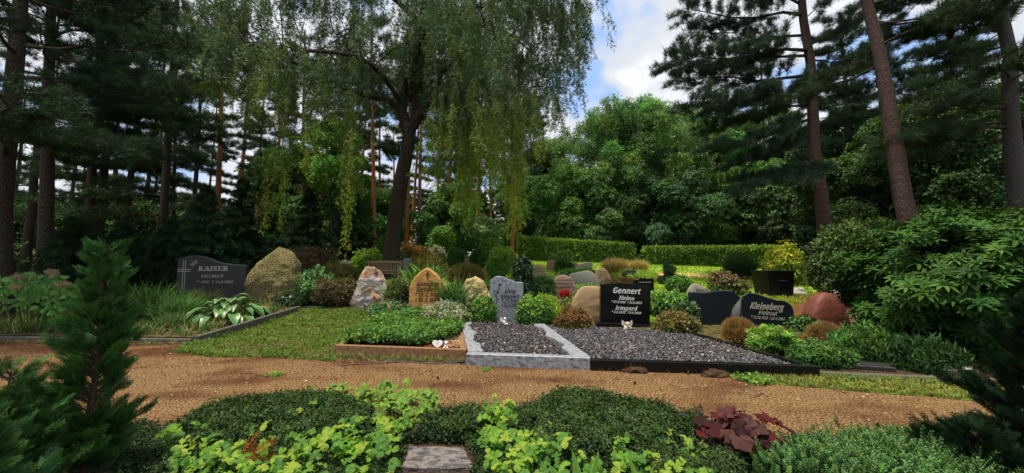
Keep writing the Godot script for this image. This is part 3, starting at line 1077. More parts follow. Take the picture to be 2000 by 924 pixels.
func headstone(label: String, px: Array, tops: Array, m: Material, t := 0.16, o_ := {}) -> Node3D:
	var q := stone_at(px)
	var o := thing("headstone", label, "headstone", q[0] - Vector3(0, 0, t / 2), o_.get("turn", 0.0), o_.get("group", ""))
	o.rotation.z = o_.get("tilt", 0.0)
	var me: Mesh
	if o_.get("natural", false):
		me = boulder(q[1] * 1.03, q[2] + 0.08, t, tops, o_.get("seed", 3), o_.get("rough", 0.02), o_.get("square", 4.0))
	else:
		var p := gothic(q[1], q[2] + 0.08) if o_.get("gothic", false) else outline(q[1], q[2] + 0.08, tops, o_.get("corner", 0.03), o_.get("narrow", 0.0))
		me = slab(p, t, o_.get("bevel", 0.014))
	part("stone", me, m, o, Transform3D(Basis(), Vector3(0, -0.08, 0)))
	o.set_meta("w", q[1])
	o.set_meta("h", q[2])
	o.set_meta("t", t)
	return o

func headstones() -> void:
	var o := headstone("wide dark granite headstone with a wavy top and a raised cross", [347, 471, 499, 592], [0.93, 1.0, 0.96, 0.86, 0.82, 0.81], M.dark_granite, 0.18, {"turn": 0.12})
	var w: float = o.get_meta("w")
	var h: float = o.get_meta("h")
	lettering("KAISER", 0.14, M.letter_grey, o, Vector3(0.02 * w, h * 0.72, 0.092), true, 0.0, true, w * 0.43)
	lettering("HELMUT", 0.09, M.letter_grey, o, Vector3(0.02 * w, h * 0.56, 0.092), false, 0.0, false, w * 0.32)
	lettering("* 1942  † 16.8.2002", 0.08, M.letter_grey, o, Vector3(0.06 * w, h * 0.44, 0.092), false, 0.0, false, w * 0.52)
	var cr := Shape.new()
	for a in [[-0.415, 0.0, 0.012, 0.93], [-0.385, 0.0, 0.012, 0.93]]:
		cr.quad(Vector3(a[0] * w, h * 0.02, 0.094), Vector3(a[0] * w + 0.016, h * 0.02, 0.094), Vector3(a[0] * w + 0.016, h * 0.9, 0.094), Vector3(a[0] * w, h * 0.9, 0.094))
	for y in [0.66, 0.7]:
		cr.quad(Vector3(-0.49 * w, h * y, 0.0945), Vector3(-0.3 * w, h * y, 0.0945), Vector3(-0.3 * w, h * y + 0.016, 0.0945), Vector3(-0.49 * w, h * y + 0.016, 0.0945))
	for k in 2:
		cr.quad(Vector3((-0.32 + 0.03 * k) * w, h * (0.8 - 0.02 * k), 0.0942), Vector3((-0.31 + 0.03 * k) * w, h * (0.79 - 0.02 * k), 0.0942), Vector3((-0.22 + 0.02 * k) * w, h * (0.90 - 0.03 * k), 0.0942), Vector3((-0.235 + 0.02 * k) * w, h * (0.90 - 0.03 * k), 0.0942))
	part("cross", cr.mesh(), M.letter_grey, o)
	headstone("tall moss grown boulder beside the dark headstone with the cross", [470, 570, 483, 596], [0.72, 0.84, 0.98, 1.0, 0.9, 0.62], M.moss, 1.0, {"natural": true, "seed": 12, "rough": 0.08, "square": 2.8})
	headstone("rough grey and rust coloured pointed boulder at the back of the grass strip", [680, 754, 521, 602], [0.5, 0.78, 0.98, 1.0, 0.86, 0.5], M.rust_stone, 0.6, {"natural": true, "seed": 21, "rough": 0.07, "square": 2.6})
	o = headstone("yellow sandstone headstone with a pointed arch top", [797, 867, 522, 616], [1.0], M.sandstone, 0.16, {"gothic": true, "bevel": 0.03})
	w = o.get_meta("w"); h = o.get_meta("h")
	lettering("†", 0.2, M.letter_dark, o, Vector3(0.02, h * 0.815, 0.083), true)
	lettering("Annelise", 0.12, M.letter_dark, o, Vector3(0.02, h * 0.655, 0.083), true, 0.3, true, w * 0.62)
	lettering("Seidel", 0.13, M.letter_dark, o, Vector3(0.0, h * 0.54, 0.083), true, 0.25, true, w * 0.55)
	lettering("* 12. 1. 1922", 0.085, M.letter_dark, o, Vector3(0.02, h * 0.425, 0.083), true, 0.1, true, w * 0.66)
	lettering("† 20. 2. 2010", 0.085, M.letter_dark, o, Vector3(0.02, h * 0.32, 0.083), true, 0.1, true, w * 0.66)
	headstone("rough yellowish boulder between the pointed sandstone and the pale granite stone", [895, 958, 539, 612], [0.76, 0.98, 1.0, 0.96, 0.88, 0.72], M.yellow_stone, 0.4, {"natural": true, "seed": 31, "rough": 0.05, "square": 2.8})
	o = headstone("pale grey veined granite headstone with a wave top and engraved rose", [957, 1022, 540, 634], [0.93, 1.0, 0.99, 0.93, 0.89, 0.885], M.granite, 0.14, {"bevel": 0.01})
	w = o.get_meta("w"); h = o.get_meta("h")
	lettering("Jörg", 0.085, M.letter_dark, o, Vector3(0.1 * w, h * 0.69, 0.071), true, 0.25, true, w * 0.34)
	lettering("Gennert", 0.095, M.letter_dark, o, Vector3(0.1 * w, h * 0.585, 0.071), true, 0.25, true, w * 0.54)
	lettering("* 1.5.1951", 0.07, M.letter_dark, o, Vector3(0.1 * w, h * 0.49, 0.071), true, 0.2, true, w * 0.46)
	lettering("† 12.6.2007", 0.07, M.letter_dark, o, Vector3(0.1 * w, h * 0.40, 0.071), true, 0.2, true, w * 0.52)
	var rose := Shape.new()
	var rp := [Vector3(-0.30, 0.42, 0), Vector3(-0.31, 0.55, 0), Vector3(-0.29, 0.68, 0), Vector3(-0.22, 0.80, 0)]
	for k in rp.size(): rp[k] = Vector3(rp[k].x * w, rp[k].y * h, 0.072)
	rose.tube(rp, [0.006, 0.006, 0.006, 0.005], 5)
	for k in 7:
		var a := TAU * k / 7.0
		leaf(rose, Vector3(-0.2 * w, 0.825 * h, 0.073), Vector3(cos(a), sin(a), 0), Vector3.BACK, 0.04, 0.028, 0.0, 0.0)
	for q in [[-0.31, 0.6, -1.0], [-0.29, 0.66, 1.0], [-0.31, 0.68, -1.0], [-0.30, 0.52, 1.0], [-0.3, 0.64, 0.7]]:
		leaf(rose, Vector3(q[0] * w, q[1] * h, 0.073), Vector3(q[2], 0.35, 0).normalized(), Vector3.BACK, 0.085, 0.035, 0.0, 0.0)
	part("engraved_rose", rose.mesh(), M.letter_dark, o)
	part("foot_strip", bar(w * 1.06, 0.05, 0.2), M.dark_granite, o, Transform3D(Basis(), Vector3(0, -0.035, 0)))
	o = headstone("polished black headstone with white lettering on a black plinth", [1172, 1270, 553, 636], [0.95, 0.985, 1.0, 0.985, 0.94], M.black, 0.14, {"tilt": -0.045, "corner": 0.005, "narrow": 0.02, "bevel": 0.008})
	w = o.get_meta("w"); h = o.get_meta("h")
	lettering("Gennert", 0.135, M.letter_white, o, Vector3(0.02 * w, h * 0.816, 0.071), false, 0.25, true, w * 0.54)
	lettering("Heino", 0.092, M.letter_white, o, Vector3(0.02 * w, h * 0.645, 0.071), true, 0.28, true, w * 0.30)
	lettering("* 27.8.1931  † 11.6.2015", 0.052, M.letter_white, o, Vector3(0.02 * w, h * 0.545, 0.071), true, 0.2, true, w * 0.60)
	lettering("Irmgard", 0.092, M.letter_white, o, Vector3(0.02 * w, h * 0.405, 0.071), true, 0.28, true, w * 0.43)
	lettering("* 2.8.1931  † 3.8.2018", 0.052, M.letter_white, o, Vector3(0.02 * w, h * 0.305, 0.071), true, 0.2, true, w * 0.58)
	part("plinth", bar(w * 1.16, 0.16, 0.34, 0.008), M.black, o, Transform3D(Basis(), Vector3(0.01, -0.115, 0.02)))
	headstone("grey brown granite headstone half hidden by the black one", [1119, 1200, 557, 627], [0.86, 1.0, 1.0, 0.99, 0.97, 0.95], M.tan_stone, 0.24, {"natural": true, "seed": 41, "rough": 0.012, "square": 7.0})
	o = headstone("rounded brown granite headstone behind the red flower bowl", [1077, 1128, 535, 584], [0.8, 0.98, 1.0, 0.96, 0.9, 0.74], M.brown_stone, 0.25, {"natural": true, "seed": 42, "rough": 0.012, "square": 6.0})
	faint(o, 3, M.letter_dark)
	headstone("grey headstone with a wavy top behind the rounded brown one", [1108, 1170, 527, 563], [0.86, 0.94, 0.88, 0.94, 1.0, 0.96, 0.82], M.grey_stone, 0.25, {"natural": true, "seed": 43, "rough": 0.01, "square": 7.0})
	o = headstone("pinkish boulder headstone right of the grey wavy one", [1160, 1194, 522, 558], [0.76, 0.86, 0.96, 1.0, 0.95, 0.7], M.tan_stone, 0.3, {"natural": true, "seed": 44, "rough": 0.02, "square": 5.0})
	faint(o, 3, M.letter_worn)
	o = headstone("small dark grey headstone with a round top behind the black one", [1217, 1249, 528, 552], [0.85, 1.0, 1.0, 0.98, 0.85], M.dark_granite, 0.2, {"corner": 0.12})
	faint(o, 3, M.letter_grey)
	o = headstone("low black headstone peeking out on the right behind the lettered black one", [1240, 1278, 543, 576], [0.9, 1.0, 0.97, 0.98], M.black, 0.18, {"corner": 0.02})
	faint(o, 1, M.letter_grey)
	o = headstone("tan triangular headstone on the lawn behind the dark conifer", [1036, 1072, 515, 552], [0.8, 0.92, 1.0, 0.98, 0.7, 0.4], M.tan_stone, 0.3, {"natural": true, "seed": 45, "rough": 0.012, "square": 6.0})
	faint(o, 2, M.letter_dark)
	headstone("small reddish square headstone on the lawn before the hedge", [1069, 1090, 508, 529], [0.95, 1.0, 1.0, 0.93], M.pink_stone, 0.25, {"corner": 0.08})
	headstone("tiny rounded tan headstone close to the left end of the hedge", [1003, 1014, 495, 510], [0.85, 1.0, 0.98, 0.85], M.tan_stone, 0.25, {"corner": 0.16})
	headstone("narrow tan headstone with a round top beside the leafy bush", [1119, 1132, 513, 531], [0.8, 1.0, 1.0, 0.8], M.tan_stone, 0.2, {"corner": 0.15})
	headstone("broad low greyish headstone with a raised right shoulder before the hedge", [1131, 1157, 512, 529], [0.75, 0.86, 0.95, 1.0, 0.98], M.grey_stone, 0.25, {"corner": 0.08})
	o = headstone("mossy tan headstone with a slanting top behind the pale granite stone", [943, 977, 514, 540], [0.82, 0.92, 0.97, 1.0, 0.97], M.yellow_stone, 0.3, {"natural": true, "seed": 46, "rough": 0.01, "square": 7.0})
	faint(o, 2, M.letter_dark)
	headstone("small grey headstone between two clipped green balls", [905, 921, 506, 524], [0.95, 1.0, 1.0, 0.95], M.grey_stone, 0.2)
	headstone("small dark headstone between two tufts of tan grass", [1217, 1233, 517, 532], [0.95, 1.0, 0.95, 0.7], M.dark_granite, 0.2)
	o = headstone("small dark upright stone alone by the far path", [1289, 1305, 538, 556], [0.95, 1.0, 0.97], M.dark_granite, 0.25, {"corner": 0.04})
	faint(o, 2, M.letter_grey)
	o = headstone("beige rounded headstone showing over the dark wave shaped one", [1347, 1396, 552, 590], [0.86, 1.0, 0.97, 0.85, 0.7, 0.55], M.grey_stone, 0.25, {"natural": true, "seed": 47, "rough": 0.008, "square": 6.0})
	lettering("Familie", 0.07, M.letter_worn, o, Vector3(0.02, float(o.get_meta("h")) * 0.62, 0.13), false, 0.0, true, float(o.get_meta("w")) * 0.5)
	headstone("dark blank headstone with a wavy top left of the lettered black one", [1350, 1449, 567, 634], [0.94, 0.92, 0.93, 0.98, 1.0, 0.97, 0.82], M.teal, 0.16, {"tilt": -0.03, "narrow": 0.05, "corner": 0.03})
	o = headstone("black headstone with a shield shape, pale lettering and rough hewn sides", [1450, 1549, 574, 640], [0.94, 1.0, 0.97, 0.9, 0.85, 0.83, 0.72], M.teal, 0.05, {"tilt": -0.06, "corner": 0.14, "turn": -0.05})
	w = o.get_meta("w"); h = o.get_meta("h")
	part("rough_back", boulder(w * 1.07, h + 0.05, 0.34, [0.9, 1.0, 0.98, 0.9, 0.86, 0.83, 0.74], 51, 0.02, 7.0), M.granite_rough, o, Transform3D(Basis(), Vector3(-0.05, -0.1, -0.2)))
	lettering("Kleineberg", 0.15, M.letter_grey, o, Vector3(-0.01 * w, h * 0.62, 0.027), false, 0.3, true, w * 0.62)
	lettering("Helmut", 0.10, M.letter_grey, o, Vector3(0.01 * w, h * 0.43, 0.027), false, 0.3, false, w * 0.34)
	lettering("* 13.12.1922  † 22.5.2002", 0.065, M.letter_grey, o, Vector3(0.0, h * 0.28, 0.027), false, 0.25, false, w * 0.64)
	o = headstone("rounded red granite boulder at the edge of the rhododendron", [1592, 1666, 572, 650], [0.74, 0.92, 1.0, 1.0, 0.96, 0.8], M.red_stone, 0.5, {"natural": true, "seed": 61, "rough": 0.008, "square": 3.6, "tilt": -0.06})
	var bird := Shape.new()
	bird.tube([Vector3(-0.05, 0, 0), Vector3(-0.02, 0.04, 0), Vector3(0.02, 0.05, 0), Vector3(0.06, 0.02, 0)], [0.012, 0.03, 0.026, 0.008], 7)
	bird.tube([Vector3(-0.02, 0.06, 0), Vector3(-0.04, 0.085, 0), Vector3(-0.075, 0.08, 0)], [0.02, 0.018, 0.004], 6)
	tag(part("stone_bird", bird.mesh(true), M.kerb_pale, self, Transform3D(Basis(), pt(1634, 573, -o.position.z - 0.05) - Vector3(0, 0.02, 0))), "tiny grey bird figure perched on the red boulder", "figurine")
	headstone("dark upright stone in the deep shade behind the tall cypress", [231, 267, 480, 545], [0.97, 1.0, 1.0, 0.96], M.dark_granite, 0.25)
	headstone("wide dark stone in the shade above the hydrangea", [136, 184, 484, 545], [0.9, 1.0, 0.98, 0.9], M.dark_granite, 0.25)
	o = headstone("slim grey stone pillar standing alone on the lawn at the wood's edge", [646, 658, 460, 500], [1.0, 0.98, 0.97], M.grey_stone, 0.45, {"corner": 0.02})
	headstone("low pale rounded stone left of the willow bench", [656, 685, 508, 524], [0.7, 0.95, 1.0, 0.95, 0.7], M.grey_stone, 0.4, {"natural": true, "seed": 63, "rough": 0.02})
	headstone("low grey square stone on the lawn left of the bright green bush", [680, 703, 497, 511], [0.9, 1.0, 1.0, 0.95], M.grey_stone, 0.35, {"corner": 0.05})
	headstone("pale stone half hidden by a dark bush behind the moss grown boulder", [616, 646, 495, 520], [0.6, 0.85, 0.98, 0.98, 0.8], M.grey_stone, 0.4, {"natural": true, "seed": 64, "rough": 0.02})
	headstone("small light coloured stone block above the left shoulder of the mossy boulder", [481, 493, 486, 510], [1.0, 0.99, 1.0], M.kerb_pale, 0.3)
	headstone("pale grey upright stone just right of the wooden bench", [787, 804, 505, 530], [0.97, 1.0, 1.0, 0.96], M.granite, 0.2)

func faint(o: Node3D, lines: int, m: Material) -> void:                  # worn, unreadable lines of lettering: short raised strokes
	var w: float = o.get_meta("w")
	var h: float = o.get_meta("h")
	var s := Shape.new()
	for l in lines:
		var y := h * (0.72 - 0.15 * l)
		var x := -w * (0.3 - 0.05 * l)
		while x < w * (0.3 - 0.05 * l):
			var b := R(0.012, 0.03)
			s.quad(Vector3(x, y, 0), Vector3(x + b, y, 0), Vector3(x + b + 0.008, y + h * 0.06, 0), Vector3(x + 0.008, y + h * 0.06, 0))
			x += b + R(0.012, 0.035)
	part("lettering", s.mesh(), m, o, Transform3D(Basis(), Vector3(0, 0, float(o.get_meta("t")) / 2 + 0.02))).set_meta("kind", "stuff")

func graves() -> void:
	# brown kerb
	var k := thing("grave_kerb", "brown stone kerb round the planted grave with the pointed sandstone", "kerb")
	var a := spot(655, 693)
	var b := spot(911, 703)
	var c := spot(735, 640)
	var d := spot(905, 655)
	kerb_piece("front_kerb", a, b, 0.2, 0.09, M.brown_kerb, k)
	kerb_piece("side_kerb", a + Vector3(0.05, 0, -0.05), c, 0.19, 0.08, M.brown_kerb, k)
	kerb_piece("side_kerb", b + Vector3(-0.06, 0, -0.05), d, 0.19, 0.1, M.brown_kerb, k)
	# pale granite kerb with waved inner edges
	k = thing("grave_kerb", "pale granite kerb with waved inner edges round the narrow slate bed", "kerb")
	var A := spot(913, 713)
	var B := spot(1152, 722)
	var bl := spot(905, 640)
	var br := spot(1054, 646)
	kerb_piece("front_kerb", A, B, 0.21, 0.14, M.granite, k)
	wavy(k, A + Vector3(0.17, 0, -0.073), bl + Vector3(0.1, 0, 0), -1.0)
	wavy(k, B + Vector3(-0.17, 0, -0.073), br + Vector3(-0.1, 0, 0), 1.0)
	# black kerb
	k = thing("grave_kerb", "polished black kerb round the broad slate bed", "kerb")
	var e := spot(1153, 723)
	var f := spot(1597, 738)
	var g := spot(1338, 660)
	kerb_piece("front_kerb", e, f, 0.19, 0.1, M.black, k)
	kerb_piece("side_kerb", f + Vector3(-0.06, 0, -0.06), g, 0.185, 0.1, M.black, k)
	kerb_piece("back_kerb", g + Vector3(-0.06, 0, 0.06), spot(1115, 646), 0.1, 0.06, M.black, k)
	# right
	k = thing("grave_kerb", "thin pale grey kerb along the shrubs on the right", "kerb")
	kerb_piece("front_kerb", spot(1600, 737), spot(1895, 749), 0.1, 0.08, M.kerb_old, k)
	kerb_piece("front_kerb", spot(1896, 749), spot(2150, 760), 0.1, 0.08, M.kerb_old, k)
	# dark kerb on the left
	k = thing("grave_kerb", "dark weathered kerb round the overgrown grave on the left", "kerb")
	kerb_piece("front_kerb", spot(-420, 660), spot(0, 666), 0.12, 0.09, M.kerb_old, k)
	kerb_piece("front_kerb", spot(1, 666), spot(375, 671), 0.12, 0.09, M.kerb_old, k)
	var far := spot(585, 607)
	kerb_piece("side_kerb", spot(376, 671) + Vector3(0.03, 0, -0.05), far, 0.16, 0.09, M.kerb_old, k)
	k = thing("grave_kerb", "thin pale kerb edge at the back of the grass strip", "kerb")
	kerb_piece("edge_stone", spot(560, 598), spot(634, 600), 0.05, 0.06, M.kerb_pale, k)
	# bed edge at our feet
	k = thing("bed_kerb", "pale concrete edging of the nearest bed behind the red leaved plant", "kerb")
	var x0 := spot(1240, 852)
	var x1 := spot(1660, 868)
	var x2 := spot(2150, 888)
	kerb_piece("edge_stone", x0, (x0 + x1) / 2 - Vector3(0.004, 0, 0), 0.07, 0.06, M.kerb_pale, k)
	kerb_piece("edge_stone", (x0 + x1) / 2, x1, 0.07, 0.06, M.kerb_pale, k)
	kerb_piece("edge_stone", x1 + Vector3(0.004, 0, 0), x2, 0.07, 0.06, M.kerb_pale, k)
	kerb_piece("edge_stone", spot(300, 838), x0 - Vector3(0.004, 0, 0), 0.05, 0.06, M.kerb_old, k)
	k = thing("grave_kerb", "low stone edging across the lawn left of the beige rounded headstone", "kerb")
	kerb_piece("edge_stone", spot(1276, 572), spot(1345, 574), 0.08, 0.12, M.kerb_old, k)
	# soil and slate
	var bed1 := PackedVector2Array([xz(a + Vector3(0.02, 0, -0.03)), xz(b + Vector3(-0.02, 0, -0.03)), xz(d), xz(spot(880, 604)), xz(spot(760, 610)), xz(c)])
	tag(sheet("grave_soil", bed1, 0.1, M.soil, 0.5), "dark soil of the planted grave with the brown kerb", "soil", "", "structure")
	var bed2 := PackedVector2Array([xz(A + Vector3(0.15, 0, -0.05)), xz(B + Vector3(-0.15, 0, -0.05)), xz(br), xz(bl)])
	tag(sheet("grave_soil", bed2, 0.115, M.soil, 0.5), "dark soil under the narrow slate bed", "soil", "", "structure")
	var bed3 := PackedVector2Array([xz(e + Vector3(0.0, 0, -0.05)), xz(f + Vector3(-0.14, 0, -0.06)), xz(g + Vector3(-0.06, 0, 0)), xz(spot(1105, 646)), xz(br + Vector3(0.1, 0, 0))])
	tag(sheet("grave_soil", bed3, 0.1, M.soil, 0.5), "dark soil under the broad slate bed", "soil", "", "structure")
	var bed4 := PackedVector2Array([xz(spot(-420, 657)), xz(spot(374, 667)), xz(spot(580, 604)), xz(spot(560, 585)), xz(spot(-300, 575))])
	tag(sheet("grave_soil", bed4, 0.08, M.floor, 0.5), "weedy soil of the overgrown grave on the left", "soil", "", "structure")
	var bed5 := PackedVector2Array([xz(spot(1600, 735)), xz(spot(2140, 757)), xz(spot(2100, 620)), xz(spot(1450, 640))])
	tag(sheet("grave_soil", bed5, 0.05, M.soil, 0.5), "needle strewn soil below the shrubs on the right", "soil", "", "structure")
	var near := PackedVector2Array([xz(spot(-900, 855)), xz(spot(300, 842)), xz(x0 + Vector3(0, 0, 0.02)), xz(x1 + Vector3(0, 0, 0.02)), xz(x2), Vector2(6, 0.5), Vector2(-6, 0.5)])
	tag(sheet("bed_soil", near, 0.02, M.soil, 0.4), "dark soil of the nearest bed", "soil", "", "structure")
	rng.seed = 5
	slate(bed2, 0.125, 3600, "loose dark slate chips filling the narrow granite kerb")
	slate(bed3, 0.11, 10800, "loose dark slate chips filling the broad black kerb")
	# yellow gravel and bark by the brown kerb
	var g1 := PackedVector2Array([xz(spot(870, 690)), xz(spot(903, 691)), xz(spot(900, 664)), xz(spot(868, 668))])
	gravel(g1, 0.1, 500, Color(0.3, 0.23, 0.11), "yellow gravel in the front corner of the brown kerb")
	gravel(PackedVector2Array([xz(spot(720, 650)), xz(spot(770, 650)), xz(spot(790, 622)), xz(spot(750, 622))]), 0.1, 500, Color(0.28, 0.2, 0.1), "yellow gravel at the left foot of the pointed sandstone")
	gravel(PackedVector2Array([xz(spot(828, 693)), xz(spot(900, 695)), xz(spot(895, 680)), xz(spot(832, 678))]), 0.105, 260, Color(0.13, 0.035, 0.015), "red bark chips round the white ornaments")

func xz(v: Vector3) -> Vector2:
	return Vector2(v.x, v.z)

func wavy(k: Node3D, a: Vector3, b: Vector3, side: float) -> void:
	var s := Shape.new()                                   # a kerb whose inner edge runs in waves
	var n := 26
	var h := 0.18
	var row := []
	for i in n + 1:
		var f := float(i) / n
		var q := a.lerp(b, f)
		var wave := 0.05 * sin(f * 15.0) + 0.025 * sin(f * 37.0 + 1.0) + 0.03 + R(-0.008, 0.008)
		row.append([q + Vector3(side * 0.17, 0, 0), q - Vector3(side * wave, 0, 0)])
	for i in n:
		var o0: Vector3 = row[i][0]
		var o1: Vector3 = row[i + 1][0]
		var i0: Vector3 = row[i][1]
		var i1: Vector3 = row[i + 1][1]
		var u := Vector3(0, h, 0)
		var c := Vector3(side * 0.012, -0.012, 0)
		s.quad(o0 + u, o1 + u, i1 + u + Vector3(side * 0.012, 0, 0), i0 + u + Vector3(side * 0.012, 0, 0))
		s.quad(i0 + u + Vector3(side * 0.012, 0, 0), i1 + u + Vector3(side * 0.012, 0, 0), i1 + u - Vector3(0, 0.014, 0), i0 + u - Vector3(0, 0.014, 0))
		s.quad(i0 + u - Vector3(0, 0.014, 0), i1 + u - Vector3(0, 0.014, 0), i1, i0)
		s.quad(o0, o1, o1 + u, o0 + u)
	part("waved_side_kerb", s.mesh(), M.granite, k)

func slate(poly: PackedVector2Array, lift: float, n: int, label: String) -> void:
	var ks := [Scatter.new(), Scatter.new(), Scatter.new()]
	for i in n:
		var q := inside(poly)
		var c := Color(0.052, 0.051, 0.058) * R(0.3, 2.0)
		if rng.randf() < 0.10: c = Color(0.15, 0.11, 0.08) * R(0.6, 1.3)
		if rng.randf() < 0.03: c = Color(0.34, 0.32, 0.3)
		var up := (Vector3.UP + somewhere() * 0.8).normalized()
		ks[i % 3].put(aim(up, R(0, TAU), R(0.45, 1.1)), Vector3(q.x, land(q.x, q.y) + lift + R(-0.004, 0.03), q.y), c)
	var o := thing("slate_gravel", label, "slate gravel", Vector3.ZERO, 0.0, "", "stuff")
	var m := leafy(0.5, 0.0, 0.45)
	for j in 3:
		many("slate_chips", S["chip%d" % j], m, ks[j], o)

func gravel(poly: PackedVector2Array, lift: float, n: int, c: Color, label: String) -> void:
	var k := Scatter.new()
	for i in n:
		var q := inside(poly)
		k.put(aim((Vector3.UP + somewhere() * 0.6).normalized(), R(0, TAU), R(0.35, 0.75)), Vector3(q.x, land(q.x, q.y) + lift + R(0, 0.02), q.y), tint(c, 0.35))
	var o := many("gravel", S.chip1, M.matt, k)
	tag(o, label, "gravel", "", "stuff")

func ellipsoid(c: Vector3, r: Vector3, rows := 8, cols := 12) -> Array:
	return [c, r, rows, cols]

func blobs(parts: Array) -> ArrayMesh:                     # a carved figure: overlapping rounded forms in one mesh
	var s := Shape.new()
	for e in parts:
		var at := s.v.size()
		for i in e[2] + 1:
			for j in e[3]:
				var a: float = PI * i / e[2]
				var b: float = TAU * j / e[3]
				s.p(e[0] + Vector3(sin(a) * cos(b), cos(a), sin(a) * sin(b)) * e[1])
		for i in e[2]:
			for j in e[3]:
				var q: int = at + i * e[3]
				var j2: int = (j + 1) % int(e[3])
				s.t(q + j, q + j2, q + e[3] + j); s.t(q + j2, q + e[3] + j2, q + e[3] + j)
	return s.mesh(true)

func wing(side: float, size: float) -> ArrayMesh:
	var s := Shape.new()
	for k in 4:
		var d := Vector3(side * (0.75 + 0.1 * k), 0.95 - 0.35 * k, 0).normalized()
		leaf(s, Vector3(side * 0.15, 0.45, -0.12) * size, d, Vector3.BACK, size * (0.75 - 0.1 * k), size * 0.22, 0.1, 0.05, true)
	return s.mesh()

func small_things() -> void:
	# resting cherub on the slate before the black stone
	var at := spot(1226, 653) + Vector3(0, 0.11, 0.0)
	var o := thing("cherub_figure", "pale stone cherub with spread wings lying before the black headstone", "figurine", at)
	var z := 0.2
	part("body", blobs([ellipsoid(Vector3(0, 0.2, 0) * z, Vector3(0.4, 0.24, 0.25) * z), ellipsoid(Vector3(0.28, 0.1, 0.12) * z, Vector3(0.22, 0.12, 0.14) * z), ellipsoid(Vector3(-0.2, 0.1, 0.18) * z, Vector3(0.24, 0.1, 0.1) * z), ellipsoid(Vector3(0.05, 0.32, 0.2) * z, Vector3(0.24, 0.09, 0.09) * z), ellipsoid(Vector3(-0.02, 0.05, 0) * z, Vector3(0.45, 0.12, 0.28) * z)]), M.ornament, o)
	part("head", blobs([ellipsoid(Vector3(-0.03, 0.56, 0.1) * z, Vector3(0.21, 0.22, 0.2) * z), ellipsoid(Vector3(-0.03, 0.54, 0.3) * z, Vector3(0.04, 0.05, 0.05) * z), ellipsoid(Vector3(-0.1, 0.68, 0.08) * z, Vector3(0.14, 0.11, 0.16) * z), ellipsoid(Vector3(0.07, 0.68, 0.07) * z, Vector3(0.13, 0.11, 0.15) * z)]), M.ornament, o)
	for s in [-1.0, 1.0]:
		part("wing", wing(s, z * 0.95), M.ornament, o)
	# little white angel before the pale granite stone
	at = spot(986, 645) + Vector3(0, 0.12, 0)
	o = thing("angel_figure", "tiny white angel figure before the pale granite headstone", "figurine", at)
	z = 0.17
	part("body", blobs([ellipsoid(Vector3(0, 0.3, 0) * z, Vector3(0.26, 0.36, 0.24) * z), ellipsoid(Vector3(0.2, 0.1, 0.1) * z, Vector3(0.3, 0.1, 0.2) * z)]), M.white_paint, o)
	part("head", blobs([ellipsoid(Vector3(0.02, 0.78, 0.04) * z, Vector3(0.2, 0.21, 0.2) * z)]), M.white_paint, o)
	part("wing", wing(-1.0, z), M.white_paint, o)
	# white heart plaque and white bear on the red bark
	at = spot(854, 692) + Vector3(0, 0.11, 0)
	o = thing("heart_plaque", "white heart shaped plaque with faint writing on the red bark chips", "plaque", at)
	var hp := PackedVector2Array()
	for k in 28:
		var a := TAU * k / 28.0
		hp.append(Vector2(0.0052 * 16 * pow(sin(a), 3), 0.065 + 0.0052 * (13 * cos(a) - 5 * cos(2 * a) - 2 * cos(3 * a) - cos(4 * a)) * 0.85))
	hp.reverse()
	part("plaque", slab(hp, 0.03, 0.007), M.white_paint, o, Transform3D(Basis(Vector3.RIGHT, -0.25), Vector3.ZERO))
	var wr := Shape.new()
	for l in 3:
		wr.quad(Vector3(-0.03 + 0.008 * l, 0.085 - 0.018 * l, 0.017), Vector3(0.03 - 0.008 * l, 0.085 - 0.018 * l, 0.017), Vector3(0.03 - 0.008 * l, 0.0885 - 0.018 * l, 0.017), Vector3(-0.03 + 0.008 * l, 0.0885 - 0.018 * l, 0.017))
	part("lettering", wr.mesh(), M.letter_worn, o, Transform3D(Basis(Vector3.RIGHT, -0.25), Vector3.ZERO))
	at = spot(871, 693) + Vector3(0, 0.11, 0)
	o = thing("bear_figure", "small white sitting bear figure right of the heart plaque", "figurine", at)
	part("body", blobs([ellipsoid(Vector3(0, 0.035, 0), Vector3(0.034, 0.036, 0.03)), ellipsoid(Vector3(-0.028, 0.015, 0.03), Vector3(0.016, 0.014, 0.026)), ellipsoid(Vector3(0.028, 0.015, 0.03), Vector3(0.016, 0.014, 0.026))]), M.white_paint, o)
	part("head", blobs([ellipsoid(Vector3(0, 0.09, 0.004), Vector3(0.03, 0.027, 0.027)), ellipsoid(Vector3(0, 0.084, 0.028), Vector3(0.012, 0.01, 0.012))]), M.white_paint, o)
	for s in [-1.0, 1.0]:
		part("ear", blobs([ellipsoid(Vector3(s * 0.024, 0.114, 0), Vector3(0.011, 0.011, 0.007), 6, 8)]), M.white_paint, o)
	# red flowers in a dark bowl
	at = spot(1104, 594)
	o = thing("flower_bowl", "dark bowl of red flowers left of the rounded brown headstone", "flower bowl", at)
	var bs := Shape.new()
	bs.tube([Vector3(0, 0, 0), Vector3(0, 0.03, 0), Vector3(0, 0.08, 0), Vector3(0, 0.2, 0), Vector3(0, 0.26, 0)], [0.09, 0.09, 0.05, 0.13, 0.14], 16)
	part("bowl", bs.mesh(true), M.dark_granite, o)
	var k := Scatter.new()
	for i in 60:
		var u := somewhere()
		k.put(aim(u + Vector3.UP, R(0, TAU), R(0.7, 1.1)), Vector3(u.x * 0.13, 0.3 + absf(u.y) * 0.08, u.z * 0.13), tint(Color(0.22, 0.014, 0.01), 0.3))
	many("flowers", S.small, M.matt, k, o)
	# bins
	bin_(spot(1529, 582), 0.88, 0.9, 0.0, "square black waste bin standing by the yellow shrub")
	var q := bin_(spot(1493, 577), 0.36, 0.62, 0.0, "smaller black waste bin leaning with a blue edged rim")
	q.rotation.z = -0.36
